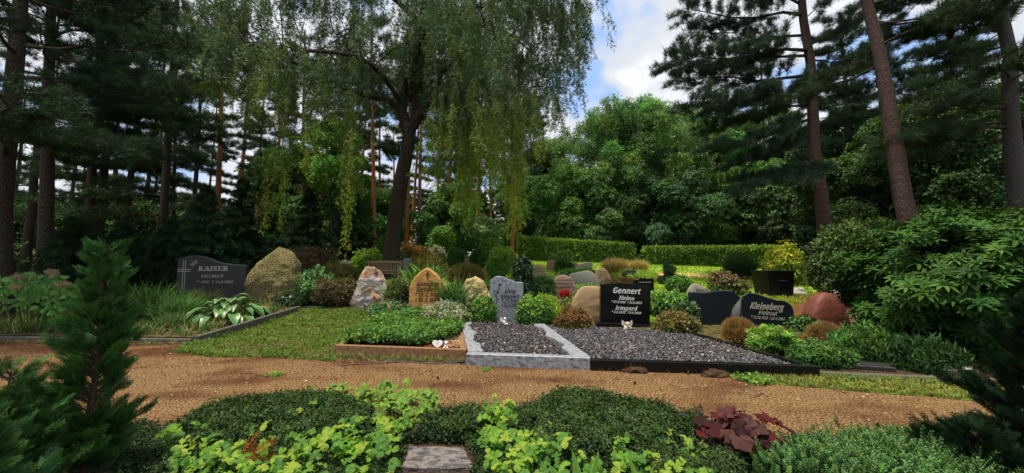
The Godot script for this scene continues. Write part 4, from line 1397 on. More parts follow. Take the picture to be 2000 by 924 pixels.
	q.position.x += 0.02
	for e in [[1560, 569, 0.28, 0.2, "upper pale field stone lying right of the black bin", 71], [1557, 574, 0.36, 0.17, "lower pale field stone lying right of the black bin", 72]]:
		o = thing("field_stone", e[4], "stone", spot(e[0], e[1] + 3))
		part("stone", boulder(e[2] * 1.8, e[3], e[2], [0.6, 0.9, 1.0, 0.95, 0.6], e[5], 0.02, 2.4), M.kerb_pale, o)
	bench()
	# slab at our feet
	o = thing("stepping_stone", "rough grey stone slab in the middle of the yellow green ground cover", "stone slab", Vector3.ZERO)
	var c := [spot(783, 930) + Vector3(0, 0.045, 0), spot(926, 930) + Vector3(0, 0.045, 0), spot(906, 888) + Vector3(0, 0.05, 0), spot(800, 886) + Vector3(0, 0.05, 0)]
	part("slab", rough_plate(c, 0.05), M.slate_slab, o)
	o = thing("stone_plate", "flat dark stone plate lying among the shrubs on the right", "stone plate", Vector3.ZERO)
	part("plate", rough_plate([spot(1662, 728) + Vector3(0, 0.1, 0), spot(1752, 735) + Vector3(0, 0.1, 0), spot(1720, 722) + Vector3(0, 0.12, 0), spot(1650, 716) + Vector3(0, 0.12, 0)], 0.04), M.dark_granite, o)
	o = thing("stone_plate", "dark stone plate beside the pale sheet at the right end of the kerb", "stone plate", Vector3.ZERO)
	part("plate", rough_plate([spot(1842, 738) + Vector3(0, 0.1, 0), spot(1880, 741) + Vector3(0, 0.1, 0), spot(1872, 730) + Vector3(0, 0.12, 0), spot(1838, 727) + Vector3(0, 0.12, 0)], 0.04), M.slate_slab, o)
	o = thing("paper_sheet", "pale weathered sheet lying at the right end of the kerb", "sheet", Vector3.ZERO)
	part("sheet", rough_plate([spot(1882, 741) + Vector3(0, 0.13, 0), spot(1902, 743) + Vector3(0, 0.13, 0), spot(1888, 729) + Vector3(0, 0.15, 0), spot(1872, 727) + Vector3(0, 0.15, 0)], 0.008), M.kerb_pale, o)
	path_litter()

func rough_plate(c: Array, t: float) -> ArrayMesh:          # four corners, sides uneven
	var s := Shape.new()
	var ring := []
	for e in 4:
		var a: Vector3 = c[e]
		var b: Vector3 = c[(e + 1) % 4]
		for k in 7:
			var f := k / 7.0
			var q := a.lerp(b, f)
			if k > 0: q += Vector3(R(-1, 1), 0, R(-1, 1)) * a.distance_to(b) * 0.018
			ring.append(q)
	var mid: Vector3 = (c[0] + c[1] + c[2] + c[3]) / 4
	var n := ring.size()
	for k in n:
		var a: Vector3 = ring[k]
		var b: Vector3 = ring[(k + 1) % n]
		var ai := a.lerp(mid, 0.04) + Vector3(0, 0.006, 0)
		var bi := b.lerp(mid, 0.04) + Vector3(0, 0.006, 0)
		s.tri(mid + Vector3(0, 0.008, 0), ai, bi)
		s.quad(ai, a, b, bi)
		s.quad(a, a + Vector3(0, -t, 0), b + Vector3(0, -t, 0), b)
	return s.mesh()

func bin_(at: Vector3, w: float, h: float, turn: float, label: String) -> Node3D:
	var o := thing("waste_bin", label, "waste bin", at + Vector3(0, 0, -w / 2), turn)
	var s := Shape.new()
	var lo := w * 0.44
	var hi := w * 0.5
	var t := 0.03
	var cs := [Vector3(-1, 0, 1), Vector3(1, 0, 1), Vector3(1, 0, -1), Vector3(-1, 0, -1)]
	for k in 4:
		var a: Vector3 = cs[k]
		var b: Vector3 = cs[(k + 1) % 4]
		var u := Vector3(0, h, 0)
		s.quad(a * lo, b * lo, b * hi + u, a * hi + u)
		s.quad(a * (lo - t) + Vector3(0, 0.04, 0), b * (lo - t) + Vector3(0, 0.04, 0), b * (hi - t) + u, a * (hi - t) + u)
		s.quad(a * hi + u, b * hi + u, b * (hi - t) + u, a * (hi - t) + u)
	s.quad(cs[0] * lo, cs[1] * lo, cs[2] * lo, cs[3] * lo)
	part("body", s.mesh(), M.bin, o)
	for k in 4:
		var a: Vector3 = cs[k] * (hi + 0.012) + Vector3(0, h - 0.05, 0)
		var b: Vector3 = cs[(k + 1) % 4] * (hi + 0.012) + Vector3(0, h - 0.05, 0)
		kerb_piece("rim", a + Vector3(0, 0.03, 0), b + Vector3(0, 0.03, 0), 0.05, 0.035, M.bin if w > 0.6 else plain(rgb(30, 52, 92), 0.5), o)
	part("handle", bar(w * 0.32, 0.025, 0.03, 0.005), plain(rgb(62, 64, 66), 0.4), o, Transform3D(Basis(), Vector3(0.03, h * 0.62, w * 0.49)))
	return o

func bench() -> void:
	var at := spot(762, 548) + Vector3(0, 0, 0.9)
	at.y = land(at.x, at.z)
	var o := thing("garden_bench", "weathered wooden garden bench under the willow trunk", "bench", at, 0.08)
	var w := 66.0 * -at.z / LENS
	var put := func(called: String, l: float, h: float, d: float, q: Vector3, up := false) -> void:
		part(called, bar(l, h, d, 0.006), M.wood_bench, o, Transform3D(Basis(Vector3.BACK, PI / 2) if up else Basis(), q))
	for x in [-w / 2 + 0.03, w / 2 - 0.03]:
		put.call("leg", 0.95, 0.06, 0.06, Vector3(x + 0.03, 0.475, -0.25), true)
		put.call("leg", 0.62, 0.06, 0.06, Vector3(x + 0.03, 0.31, 0.25), true)
		part("armrest", bar(0.06, 0.03, 0.56, 0.006), M.wood_bench, o, Transform3D(Basis(), Vector3(x, 0.62, 0.0)))
	for k in 4: put.call("seat_slat", w - 0.06, 0.025, 0.1, Vector3(0, 0.42, -0.17 + 0.125 * k))
	put.call("top_rail", w - 0.12, 0.08, 0.04, Vector3(0, 0.86, -0.25))
	put.call("lower_rail", w - 0.12, 0.05, 0.04, Vector3(0, 0.5, -0.25))
	var n := 15
	for k in n: put.call("back_slat", 0.31, 0.045, 0.018, Vector3(-w / 2 + 0.12 + (w - 0.2) * k / (n - 1.0), 0.705, -0.25), true)

func path_litter() -> void:
	rng.seed = 31
	var k := Scatter.new()
	var tw := blades(3, 0.09, 0.004, 1.2)
	for i in 8000:
		var d := 3.6 + 3.4 * (rng.randf() if i % 5 == 0 else 1.0 - pow(rng.randf(), 2.0) * 0.6)
		var x := R(-1.35, 1.35) * (d + 0.6)
		d -= 0.06 * x
		var up := Vector3(R(-1, 1), 0.12, R(-1, 1))
		var c := Color(0.10, 0.04, 0.017)
		if rng.randf() < 0.15: c = Color(0.22, 0.16, 0.09)
		k.put(aim(up, R(0, TAU), R(0.4, 1.2)), Vector3(x, 0.014, -d), tint(c, 0.4))
	tag(many("needle_litter", tw, M.matt, k), "rusty pine needles and bits of twig scattered over the path", "needle litter", "", "stuff")
	k = Scatter.new()
	var lf := Shape.new()
	leaf(lf, Vector3.ZERO, Vector3.UP, Vector3.FORWARD, 0.05, 0.028, 0.2, 0.3, true)
	for i in 620:
		var d := R(3.8, 7.2)
		var x := R(-1.3, 1.3) * d
		d -= 0.06 * x
		var c := Color(0.19, 0.11, 0.055)
		if rng.randf() < 0.3: c = Color(0.28, 0.22, 0.15)
		k.put(aim(Vector3(R(-1, 1), 0.1, R(-1, 1)), R(0, TAU), R(0.4, 1.0)), Vector3(x, 0.018, -d), tint(c, 0.3))
	tag(many("leaf_litter", lf.mesh(), M.matt, k), "dry curled leaves lying on the path", "fallen leaves", "", "stuff")
	k = Scatter.new()
	for a in [[1160, 1560, 665, 715, 150], [945, 1090, 650, 695, 50]]:
		for i in a[4]:
			var q := spot(R(a[0], a[1]), R(a[2], a[3]))
			k.put(aim(Vector3(R(-1, 1), 0.2, R(-1, 1)), R(0, TAU), R(0.4, 0.9)), Vector3(q.x, 0.155 + land(q.x, q.z), q.z - 0.25), tint(Color(0.17, 0.10, 0.05), 0.4))
	tag(many("leaf_litter", lf.mesh(), M.matt, k), "dry brown leaves caught among the slate chips", "fallen leaves", "", "stuff")
	var places := [[855, 742, "dark pine cone on the path below the pale granite kerb"], [1240, 752, "dark pine cone on the path under the black kerb"], [1715, 837, "pine cone near the right end of the path"], [1344, 733, "small pine cone close to the middle of the black kerb"]]
	for e in places:
		var o := thing("pine_cone", e[2], "pine cone", spot(e[0], e[1]))
		var s := Shape.new()
		for r in 6:
			for j in 7:
				var a := TAU * (j + 0.5 * r) / 7.0
				var u := Vector3(cos(a), 0.3, sin(a)).normalized()
				leaf(s, Vector3(0, 0.006 + r * 0.007, 0), u, Vector3.UP, 0.024 - absf(r - 2.0) * 0.004, 0.014, 0.1, 0.2)
		part("scales", s.mesh(), M.twig, o)
	for e in [[1240, 728, 0.2, "clump of dug up dark sods against the black kerb", 3], [1395, 735, 0.24, "low clump of dark sods right of the middle of the black kerb", 5]]:
		var o := thing("sod", e[3], "clod of earth", spot(e[0], e[1]))
		part("clod", boulder(e[2] * 1.6, 0.09, e[2] * 0.8, [0.5, 0.8, 1.0, 0.9, 0.5], e[4], 0.03, 2.2), M.soil, o)
		var f := Scatter.new()
		for i in 60:
			f.put(aim(somewhere() + Vector3.UP * 0.4, R(0, TAU), R(0.4, 0.9)), Vector3(R(-1, 1) * e[2] * 0.7, R(0.02, 0.08), R(-1, 1) * e[2] * 0.4), tint(Color(0.1, 0.055, 0.03), 0.3))
		many("roots", tw, M.matt, f, o)
	# surface roots along the brown kerb
	for e in [[[660, 716], [720, 712], [790, 708], [850, 713], [905, 708], "long bare tree root lying along the brown kerb"], [[880, 712], [910, 714], [940, 709], [952, 716], [958, 722], "short bare root at the corner of the two kerbs"]]:
		var pts := []
		for j in 5: pts.append(spot(e[j][0], e[j][1]) + Vector3(0, 0.008, 0))
		var o := thing("tree_root", e[5], "root", Vector3.ZERO)
		var s := Shape.new()
		s.tube(bend(pts[0], pts[1], 3, 0.01) + bend(pts[1], pts[2], 3, 0.01).slice(1) + bend(pts[2], pts[3], 3, 0.01).slice(1) + bend(pts[3], pts[4], 3, 0.01).slice(1), taper(13, 0.012, 0.028), 7)
		part("root", s.mesh(true), M.bark_grey, o)
	# twigs
	var tws := [[250, 720, 0.25, "thin dark twig on the left part of the path"], [1080, 745, 0.2, "short pale twig in the middle of the path"], [1150, 790, 0.16, "small twig near the dark mound in front"], [500, 735, 0.22, "crooked twig below the grass strip"], [1620, 760, 0.2, "dry twig at the edge of the grass verge"], [1480, 775, 0.14, "short twig lying right of the path's middle"]]
	for e in tws:
		var o := thing("fallen_twig", e[3], "twig", spot(e[0], e[1]) + Vector3(0, 0.012, 0), R(0, TAU))
		var s := Shape.new()
		s.tube(bend(Vector3(-e[2], 0, 0), Vector3(e[2], 0.01, 0), 5, 0.015), taper(6, 0.006, 0.003), 5)
		s.tube(bend(Vector3(0, 0.004, 0), Vector3(e[2] * 0.5, 0.008, e[2] * 0.4), 3, 0.01), taper(4, 0.004, 0.002), 4)
		part("twig", s.mesh(), M.twig, o)

# ---------------------------------------------------------------- plants between the graves
const DARK := Color(0.022, 0.045, 0.015)
const MID := Color(0.04, 0.095, 0.02)
const FRESH := Color(0.075, 0.17, 0.025)
const LIME := Color(0.16, 0.25, 0.025)
const RUST := Color(0.10, 0.05, 0.022)

func middle_plants() -> void:
	# beside the pale granite stone
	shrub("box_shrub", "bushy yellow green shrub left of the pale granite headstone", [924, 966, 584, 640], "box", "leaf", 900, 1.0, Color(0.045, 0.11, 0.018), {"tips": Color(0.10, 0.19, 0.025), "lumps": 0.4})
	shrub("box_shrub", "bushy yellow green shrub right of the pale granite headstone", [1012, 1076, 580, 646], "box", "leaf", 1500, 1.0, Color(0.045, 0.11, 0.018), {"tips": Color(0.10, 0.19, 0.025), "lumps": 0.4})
	shrub("dwarf_shrub", "low reddish brown leaved shrub left of the black plinth", [1088, 1152, 603, 652], "small", "matt", 900, 1.1, Color(0.07, 0.06, 0.02), {"tips": Color(0.14, 0.075, 0.03)})
	shrub("dwarf_shrub", "low olive brown shrub at the right end of the black plinth", [1285, 1358, 610, 662], "small", "matt", 1000, 1.1, Color(0.055, 0.065, 0.02), {"tips": Color(0.12, 0.10, 0.035)})
	shrub("spirea", "loose yellow green plant behind the low reddish brown shrub", [1058, 1100, 590, 640], "narrow", "leaf", 420, 0.9, LIME, {"lumps": 0.5, "upright": 0.8})
	shrub("spirea", "pale variegated leafy plant left of the grey brown headstone", [1094, 1135, 584, 622], "small", "leaf", 500, 1.2, Color(0.11, 0.15, 0.05), {"lumps": 0.4})
	shrub("heather", "twiggy brown heather ball in front of the dark headstones", [1414, 1474, 623, 676], "heath", "matt", 1600, 0.8, Color(0.17, 0.11, 0.035), {"lumps": 0.12, "upright": 0.55})
	shrub("heather", "twiggy brown heather ball in front of the red boulder", [1582, 1648, 634, 684], "heath", "matt", 1600, 0.8, Color(0.15, 0.105, 0.04), {"lumps": 0.12, "upright": 0.55})
	shrub("rhododendron", "small bright green rhododendron before the black shield shaped stone", [1468, 1575, 640, 697], "rhodo_low", "leaf", 420, 0.55, Color(0.055, 0.13, 0.02), {"lumps": 0.35, "upright": 0.75, "tips": Color(0.11, 0.21, 0.03)})
	shrub("boxwood", "dark green rounded shrub at the right end of the black kerb", [1556, 1656, 672, 726], "box", "leaf", 1300, 1.0, Color(0.024, 0.062, 0.012), {"tips": Color(0.05, 0.11, 0.018)})
	shrub("boxwood", "leafy green shrub right of the brown heather by the red boulder", [1640, 1752, 638, 722], "narrow", "leaf", 1100, 1.0, Color(0.022, 0.06, 0.012), {"tips": Color(0.045, 0.105, 0.018), "lumps": 0.35})
	shrub("boxwood", "wide dark green shrub under the right side of the rhododendron", [1725, 1850, 660, 734], "narrow", "leaf", 1100, 1.0, Color(0.016, 0.046, 0.01), {"lumps": 0.3})
	shrub("barberry", "small dark red shrub squeezed between heather ball and green shrub", [1560, 1602, 662, 692], "small", "matt", 400, 1.0, Color(0.11, 0.035, 0.022))
	shrub("ivy_patch", "patch of glossy ivy left of the red boulder", [1545, 1600, 618, 652], "oval", "gloss", 200, 0.8, MID, {"cat": "ivy", "upright": 0.8})
	shrub("ground_cover", "green ground cover on the grave behind the polished black headstone", [1262, 1360, 570, 628], "oval", "leaf", 700, 0.8, MID, {"deep": 1.2, "tips": FRESH, "upright": 0.8, "cat": "ground cover"})
	shrub("ground_cover", "darker leafy ground cover left of the blank wavy headstone", [1318, 1362, 588, 640], "oval", "leaf", 300, 0.7, Color(0.045, 0.085, 0.03), {"upright": 0.8, "cat": "ground cover"})
	# on the grave of the pointed sandstone
	var foot := spot(795, 660)
	var o := thing("ground_cover", "dense light green ground cover filling the brown kerbed grave", "ground cover", foot)
	var k := Scatter.new()
	var poly := PackedVector2Array([xz(spot(668, 688)), xz(spot(820, 690)), xz(spot(880, 676)), xz(spot(900, 664)), xz(spot(905, 640)), xz(spot(850, 622)), xz(spot(745, 634))])
	for i in 2600:
		var q := inside(poly)
		wob.frequency = 1.7
		var hh := 0.10 + R(0.0, 0.10) + 0.12 * wob.get_noise_2d(q.x, q.y)
		k.put(aim(Vector3.UP + somewhere() * 0.6, R(0, TAU), R(0.8, 1.3)), Vector3(q.x, 0.1 + land(q.x, q.y) + hh, q.y) - foot, tint(Color(0.085, 0.17, 0.03) if rng.randf() < 0.6 else Color(0.05, 0.11, 0.02), 0.25))
	many("foliage", S.box, M.leaf, k, o)
	shrub("euonymus", "white variegated creeping shrub climbing the right side of the pointed sandstone", [822, 912, 590, 652], "small", "matt", 1500, 1.0, Color(0.05, 0.085, 0.025), {"lumps": 0.35, "tips": Color(0.2, 0.22, 0.13)})
	shrub("euonymus", "narrow white variegated sprig rising in front of the pointed sandstone", [842, 872, 545, 615], "small", "matt", 260, 0.8, Color(0.05, 0.08, 0.025), {"lumps": 0.5, "tips": Color(0.22, 0.23, 0.15), "deep": 0.4})
	clump("day_lily", "strap leaved lily clump right of the pointed sandstone", [874, 900, 544, 614], "strap", 34, 1.0, Color(0.05, 0.12, 0.025), "perennial")
	clump("day_lily", "pale edged strap leaved clump left of the pointed sandstone", [766, 794, 546, 604], "strap", 34, 1.0, Color(0.09, 0.17, 0.06), "perennial")
	clump("day_lily", "strap leaved clump just behind the tip of the pointed sandstone", [812, 842, 514, 575], "strap", 30, 1.0, Color(0.08, 0.15, 0.03), "perennial")
	shrub("heather", "broad olive brown heather mound behind the yellowish boulder", [872, 948, 517, 562], "heath", "matt", 1500, 1.5, Color(0.11, 0.10, 0.03), {"lumps": 0.12})
	shrub("topiary_ball", "small clipped green ball with a pointed crown left of the small grey stone", [875, 906, 487, 524], "small", "matt", 900, 1.8, MID, {"lumps": 0.04, "inner": 0.2})
	shrub("topiary_ball", "clipped dark green ball right of the small grey stone", [920, 948, 488, 526], "small", "matt", 800, 1.8, Color(0.03, 0.075, 0.018), {"lumps": 0.04, "inner": 0.2})
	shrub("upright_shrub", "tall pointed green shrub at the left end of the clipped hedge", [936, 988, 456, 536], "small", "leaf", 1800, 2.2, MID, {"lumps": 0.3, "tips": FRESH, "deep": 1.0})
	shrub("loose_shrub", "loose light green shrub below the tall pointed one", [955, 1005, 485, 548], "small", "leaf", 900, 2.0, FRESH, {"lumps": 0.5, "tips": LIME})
	shrub("dwarf_conifer", "dark glossy conifer behind the right edge of the pale granite stone", [1000, 1044, 498, 606], "oval", "gloss", 520, 0.9, Color(0.014, 0.034, 0.014), {"lumps": 0.35})
	shrub("box_shrub", "rounded mid green bush left of the rounded brown headstone", [1036, 1082, 538, 594], "small", "leaf", 1000, 1.3, Color(0.03, 0.075, 0.02), {"lumps": 0.25})
	shrub("flower_bed", "yellow green bedding plants with orange flowers behind the pale granite stone", [984, 1044, 528, 566], "small", "leaf", 600, 1.5, LIME, {"flowers": [60, Color(0.5, 0.26, 0.04), 1.0], "cat": "bedding plants"})
	shrub("flower_bed", "yellow green foliage strip at the foot of the dark glossy conifer", [1040, 1086, 578, 606], "small", "leaf", 500, 1.2, LIME, {"cat": "bedding plants"})
	shrub("flower_bed", "small white and yellow flowers before the rounded brown headstone", [1100, 1150, 572, 596], "small", "leaf", 300, 1.1, Color(0.07, 0.12, 0.03), {"flowers": [70, Color(0.6, 0.5, 0.2), 0.6], "cat": "bedding plants"})
	shrub("leafy_bush", "round leafy bush between the reddish stone and the narrow tan stone", [1088, 1118, 490, 534], "small", "leaf", 1000, 2.0, Color(0.035, 0.085, 0.02), {"lumps": 0.3, "tips": FRESH})
	shrub("leafy_bush", "low pale green plants before the grey wavy headstone", [1094, 1200, 558, 576], "small", "leaf", 700, 1.4, FRESH, {"cat": "ground cover"})
	shrub("leafy_bush", "low white flowered plants before the broad low greyish headstone", [1090, 1170, 527, 542], "small", "leaf", 500, 1.6, FRESH, {"flowers": [40, Color(0.6, 0.6, 0.5), 0.9], "cat": "bedding plants"})
	clump("tan_grass", "left one of two tufts of tan ornamental grass near the hedge", [1188, 1221, 508, 538], "grass_tall", 240, 1.25, Color(0.24, 0.185, 0.06))
	clump("tan_grass", "right one of two tufts of tan ornamental grass near the hedge", [1232, 1262, 510, 536], "grass_tall", 220, 1.25, Color(0.21, 0.19, 0.055))
	shrub("sedum", "low yellow and green plants around the small dark round topped stone", [1192, 1290, 528, 552], "small", "leaf", 700, 1.4, LIME, {"flowers": [40, Color(0.5, 0.12, 0.03), 0.8], "cat": "bedding plants"})
	shrub("dry_shrub", "brown dry plants behind the top edge of the polished black headstone", [1192, 1240, 543, 566], "narrow", "matt", 420, 0.9, Color(0.075, 0.05, 0.02), {"upright": 0.8, "lumps": 0.5})
	shrub("leafy_bush", "small bushes along the lawn right of the small dark upright stone", [1305, 1352, 540, 574], "small", "leaf", 700, 1.4, MID, {"lumps": 0.4, "tips": FRESH})
	conifer("dwarf_conifer", "tiny pointed conifer beside the small dark upright stone", spot(1309, 556), 0.75, 0.4, 40, Color(0.02, 0.05, 0.02))
	shrub("rose_bush", "loose brownish rose bush in front of the round dark bush", [1380, 1460, 528, 580], "oval", "leaf", 260, 1.0, Color(0.05, 0.075, 0.02), {"lumps": 0.7, "tips": Color(0.1, 0.06, 0.03)})
	shrub("yew_ball", "round dark green yew on the lawn before the right hedge", [1418, 1472, 498, 548], "heath", "matt", 2200, 2.0, Color(0.018, 0.042, 0.014), {"lumps": 0.08, "tips": Color(0.05, 0.09, 0.02)})
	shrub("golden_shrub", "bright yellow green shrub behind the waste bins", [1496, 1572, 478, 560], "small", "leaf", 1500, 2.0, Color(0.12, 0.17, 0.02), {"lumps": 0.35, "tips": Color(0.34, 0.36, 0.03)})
	shrub("big_evergreen_shrub", "big dark evergreen shrub right of the black bins", [1590, 1730, 430, 606], "oval", "leaf", 2600, 0.9, Color(0.03, 0.05, 0.015), {"lumps": 0.25, "deep": 0.9, "tips": Color(0.05, 0.09, 0.02)})
	# behind and round the bench
	shrub("pieris", "orange and green leaved shrub behind the willow trunk", [772, 842, 477, 528], "small", "leaf", 900, 2.0, Color(0.06, 0.09, 0.02), {"tips": Color(0.15, 0.085, 0.02), "lumps": 0.3})
	shrub("euonymus", "rounded white variegated shrub right of the orange tipped one", [832, 869, 482, 522], "small", "matt", 700, 1.8, Color(0.05, 0.08, 0.03), {"tips": Color(0.2, 0.22, 0.14)})
	shrub("dwarf_shrub", "yellow tipped dark shrub in front of the orange leaved one", [800, 872, 500, 545], "small", "matt", 900, 1.9, Color(0.045, 0.06, 0.02), {"tips": Color(0.2, 0.17, 0.03)})
	shrub("leafy_bush", "bright light green bush left of the willow trunk", [690, 748, 488, 536], "small", "leaf", 1200, 1.9, FRESH, {"tips": LIME, "lumps": 0.4})
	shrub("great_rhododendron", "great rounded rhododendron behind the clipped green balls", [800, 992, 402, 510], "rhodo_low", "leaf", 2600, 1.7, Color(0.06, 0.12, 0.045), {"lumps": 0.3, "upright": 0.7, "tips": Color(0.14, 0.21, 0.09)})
	# middle left
	shrub("heather", "dark reddish heather behind the moss grown boulder", [545, 648, 484, 560], "small", "matt", 1500, 1.5, Color(0.045, 0.035, 0.014), {"lumps": 0.3, "tips": Color(0.09, 0.06, 0.03)})
	shrub("light_shrub", "fresh green shrub right of the moss grown boulder", [572, 650, 524, 600], "oval", "leaf", 700, 0.75, Color(0.045, 0.10, 0.03), {"lumps": 0.5, "tips": Color(0.09, 0.18, 0.06)})
	shrub("heather", "olive heather clump above the fresh green shrub", [630, 700, 512, 566], "heath", "matt", 1500, 1.4, Color(0.06, 0.065, 0.02))
	shrub("heather", "dark brown dwarf shrub left of the grey and rust boulder", [612, 700, 542, 604], "small", "matt", 1300, 1.2, Color(0.05, 0.04, 0.016), {"lumps": 0.35, "tips": Color(0.085, 0.075, 0.03)})
	shrub("dwarf_shrub", "dark shrub right of the grey and rust boulder", [752, 806, 544, 610], "small", "matt", 1200, 1.2, Color(0.04, 0.045, 0.016), {"lumps": 0.3, "tips": Color(0.07, 0.10, 0.03)})
	shrub("dwarf_shrub", "low green plants at the right foot of the grey and rust boulder", [716, 800, 588, 622], "oval", "leaf", 260, 0.7, Color(0.05, 0.11, 0.04), {"flowers": [10, Color(0.6, 0.15, 0.2), 0.7], "cat": "bedding plants"})
	shrub("yew_bush", "dark rounded bush beside the pale half hidden stone", [612, 642, 488, 522], "heath", "matt", 900, 1.8, Color(0.016, 0.035, 0.012))
	shrub("cotoneaster", "low dark plants with small white flowers left of the fresh green shrub", [540, 600, 566, 604], "small", "matt", 500, 1.1, Color(0.03, 0.05, 0.02), {"flowers": [16, Color(0.55, 0.55, 0.5), 0.7]})
	hosta()
	hydrangea()
	clump("wild_grass", "tall seeding grass tuft in front of the dark headstone with the cross", [356, 400, 556, 610], "grass_tall", 26, 1.0, Color(0.09, 0.12, 0.03))
	clump("wild_grass", "tall green grass tuft left of the white edged hosta", [300, 366, 566, 640], "grass_tall", 80, 1.0, Color(0.05, 0.11, 0.025))
	clump("wild_grass", "broad tuft of green grass right behind the tall cypress", [236, 312, 545, 636], "grass_tall", 80, 1.0, Color(0.045, 0.10, 0.02))
	clump("wild_grass", "short grass tuft at the front corner of the dark kerb", [300, 360, 600, 652], "grass_tall", 60, 1.0, Color(0.06, 0.11, 0.03))
	rhododendron()
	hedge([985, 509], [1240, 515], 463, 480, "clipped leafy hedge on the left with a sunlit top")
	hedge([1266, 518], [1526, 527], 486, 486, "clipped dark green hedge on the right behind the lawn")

func hosta() -> void:
	var at := on(pt(448, 600, 9.5).x, -9.5)
	at.y = land(at.x, at.z) + 0.08
	var o := thing("hosta", "large hosta with white edged green leaves by the side kerb", "hosta", at)
	var m := StandardMaterial3D.new()
	m.vertex_color_use_as_albedo = true
	m.roughness = 0.4
	m.backlight_enabled = true
	m.backlight = Color(0.4, 0.45, 0.35)
	for k in 76:
		var a := R(0, TAU)
		var f := sqrt((k + 0.5) / 76.0)
		var s := Shape.new()
		var l := R(0.3, 0.46)
		var w := l * R(0.42, 0.55)
		var d := Vector3(cos(a), 0, sin(a))
		var side := Vector3(-d.z, 0, d.x)
		var base := d * f * 0.68 + Vector3(0, lerpf(0.5, 0.16, f) + R(-0.06, 0.08), 0)
		var rows := 6
		var green_ := tint(Color(0.035, 0.10, 0.03), 0.2)
		var pale := tint(Color(0.26, 0.3, 0.15), 0.1)
		var prev := []
		for r in rows + 1:
			var t := float(r) / rows
			var wd := w * 0.5 * sin(PI * pow(t, 0.75)) + 0.002
			var c := base + d * l * t * (1.0 - 0.15 * t) + Vector3(0, l * (lerpf(0.7, 0.1, f) * t - lerpf(0.5, 0.75, f) * t * t), 0)
			var row := []
			for j in [-1.0, -0.82, 0.0, 0.82, 1.0]:
				s.ink = pale if absf(j) > 0.9 else green_
				row.append(s.p(c + side * wd * j + Vector3(0, absf(j) * wd * 0.35, 0)))
			if r > 0:
				for j in 4:
					s.t(prev[j], prev[j + 1], row[j]); s.t(prev[j + 1], row[j + 1], row[j])
			prev = row
		part("leaf", s.mesh(true, true), m, o)
	var st := Shape.new()
	for k in 14:
		var a := R(0, TAU)
		st.tube([Vector3.ZERO, Vector3(cos(a) * 0.14, 0.2, sin(a) * 0.14)], [0.008, 0.005], 5)
	part("stalks", st.mesh(true), M.stem, o)

func hydrangea() -> void:
	var at := on(pt(70, 600, 8.6).x, -8.6)
	var o := thing("hydrangea", "big leaved hydrangea with dry pale flower heads at the left edge", "hydrangea", at)
	var st := Shape.new()
	var lf := []
	for v in 3: lf.append(oval_leaf(0.17, 0.11))
	var mats := [green(Color(0.045, 0.10, 0.025)), green(Color(0.07, 0.15, 0.035)), green(Color(0.03, 0.075, 0.02))]
	var n := 0
	for k in 60:
		var a := R(0, TAU)
		var r := sqrt(rng.randf())
		var tip := Vector3(cos(a) * r * 1.55, 1.28 - 0.45 * r * r + R(-0.2, 0.1), sin(a) * r * 0.9)
		st.tube([Vector3(tip.x * 0.5, 0, tip.z * 0.5), Vector3(tip.x * 0.85, tip.y * 0.6, tip.z * 0.85), tip], [0.008, 0.006, 0.004], 4)
		for j in 5:
			if n >= 298: break
			n += 1
			var b := a + j * 2.4
			var q := tip - Vector3(0, 0.07 * j, 0)
			var d := Vector3(cos(b), R(-0.25, 0.2), sin(b)).normalized()
			part("leaf", lf[n % 3], mats[rng.randi() % 3], o, Transform3D(aim(d, R(-0.5, 0.5) + PI, R(0.8, 1.25)), q))
		if k % 7 == 0 and tip.z > -0.3:
			var f := Scatter.new()
			for z in 26:
				var u := somewhere()
				f.put(aim(u, R(0, TAU), R(0.4, 0.7)), Vector3(u.x * 0.1, u.y * 0.05, u.z * 0.1), tint(Color(0.2, 0.165, 0.09), 0.25))
			var fl := many("flower_head", S.small, M.matt, f, o)
			fl.position = tip + Vector3(0, 0.09, 0)
	part("stems", st.mesh(true), M.stem, o)

func oval_leaf(l: float, w: float) -> ArrayMesh:            # along +y, face to +z
	var s := Shape.new()
	leaf(s, Vector3.ZERO, Vector3.UP, Vector3.BACK, l, w, 0.16, 0.25, true)
	return s.mesh()

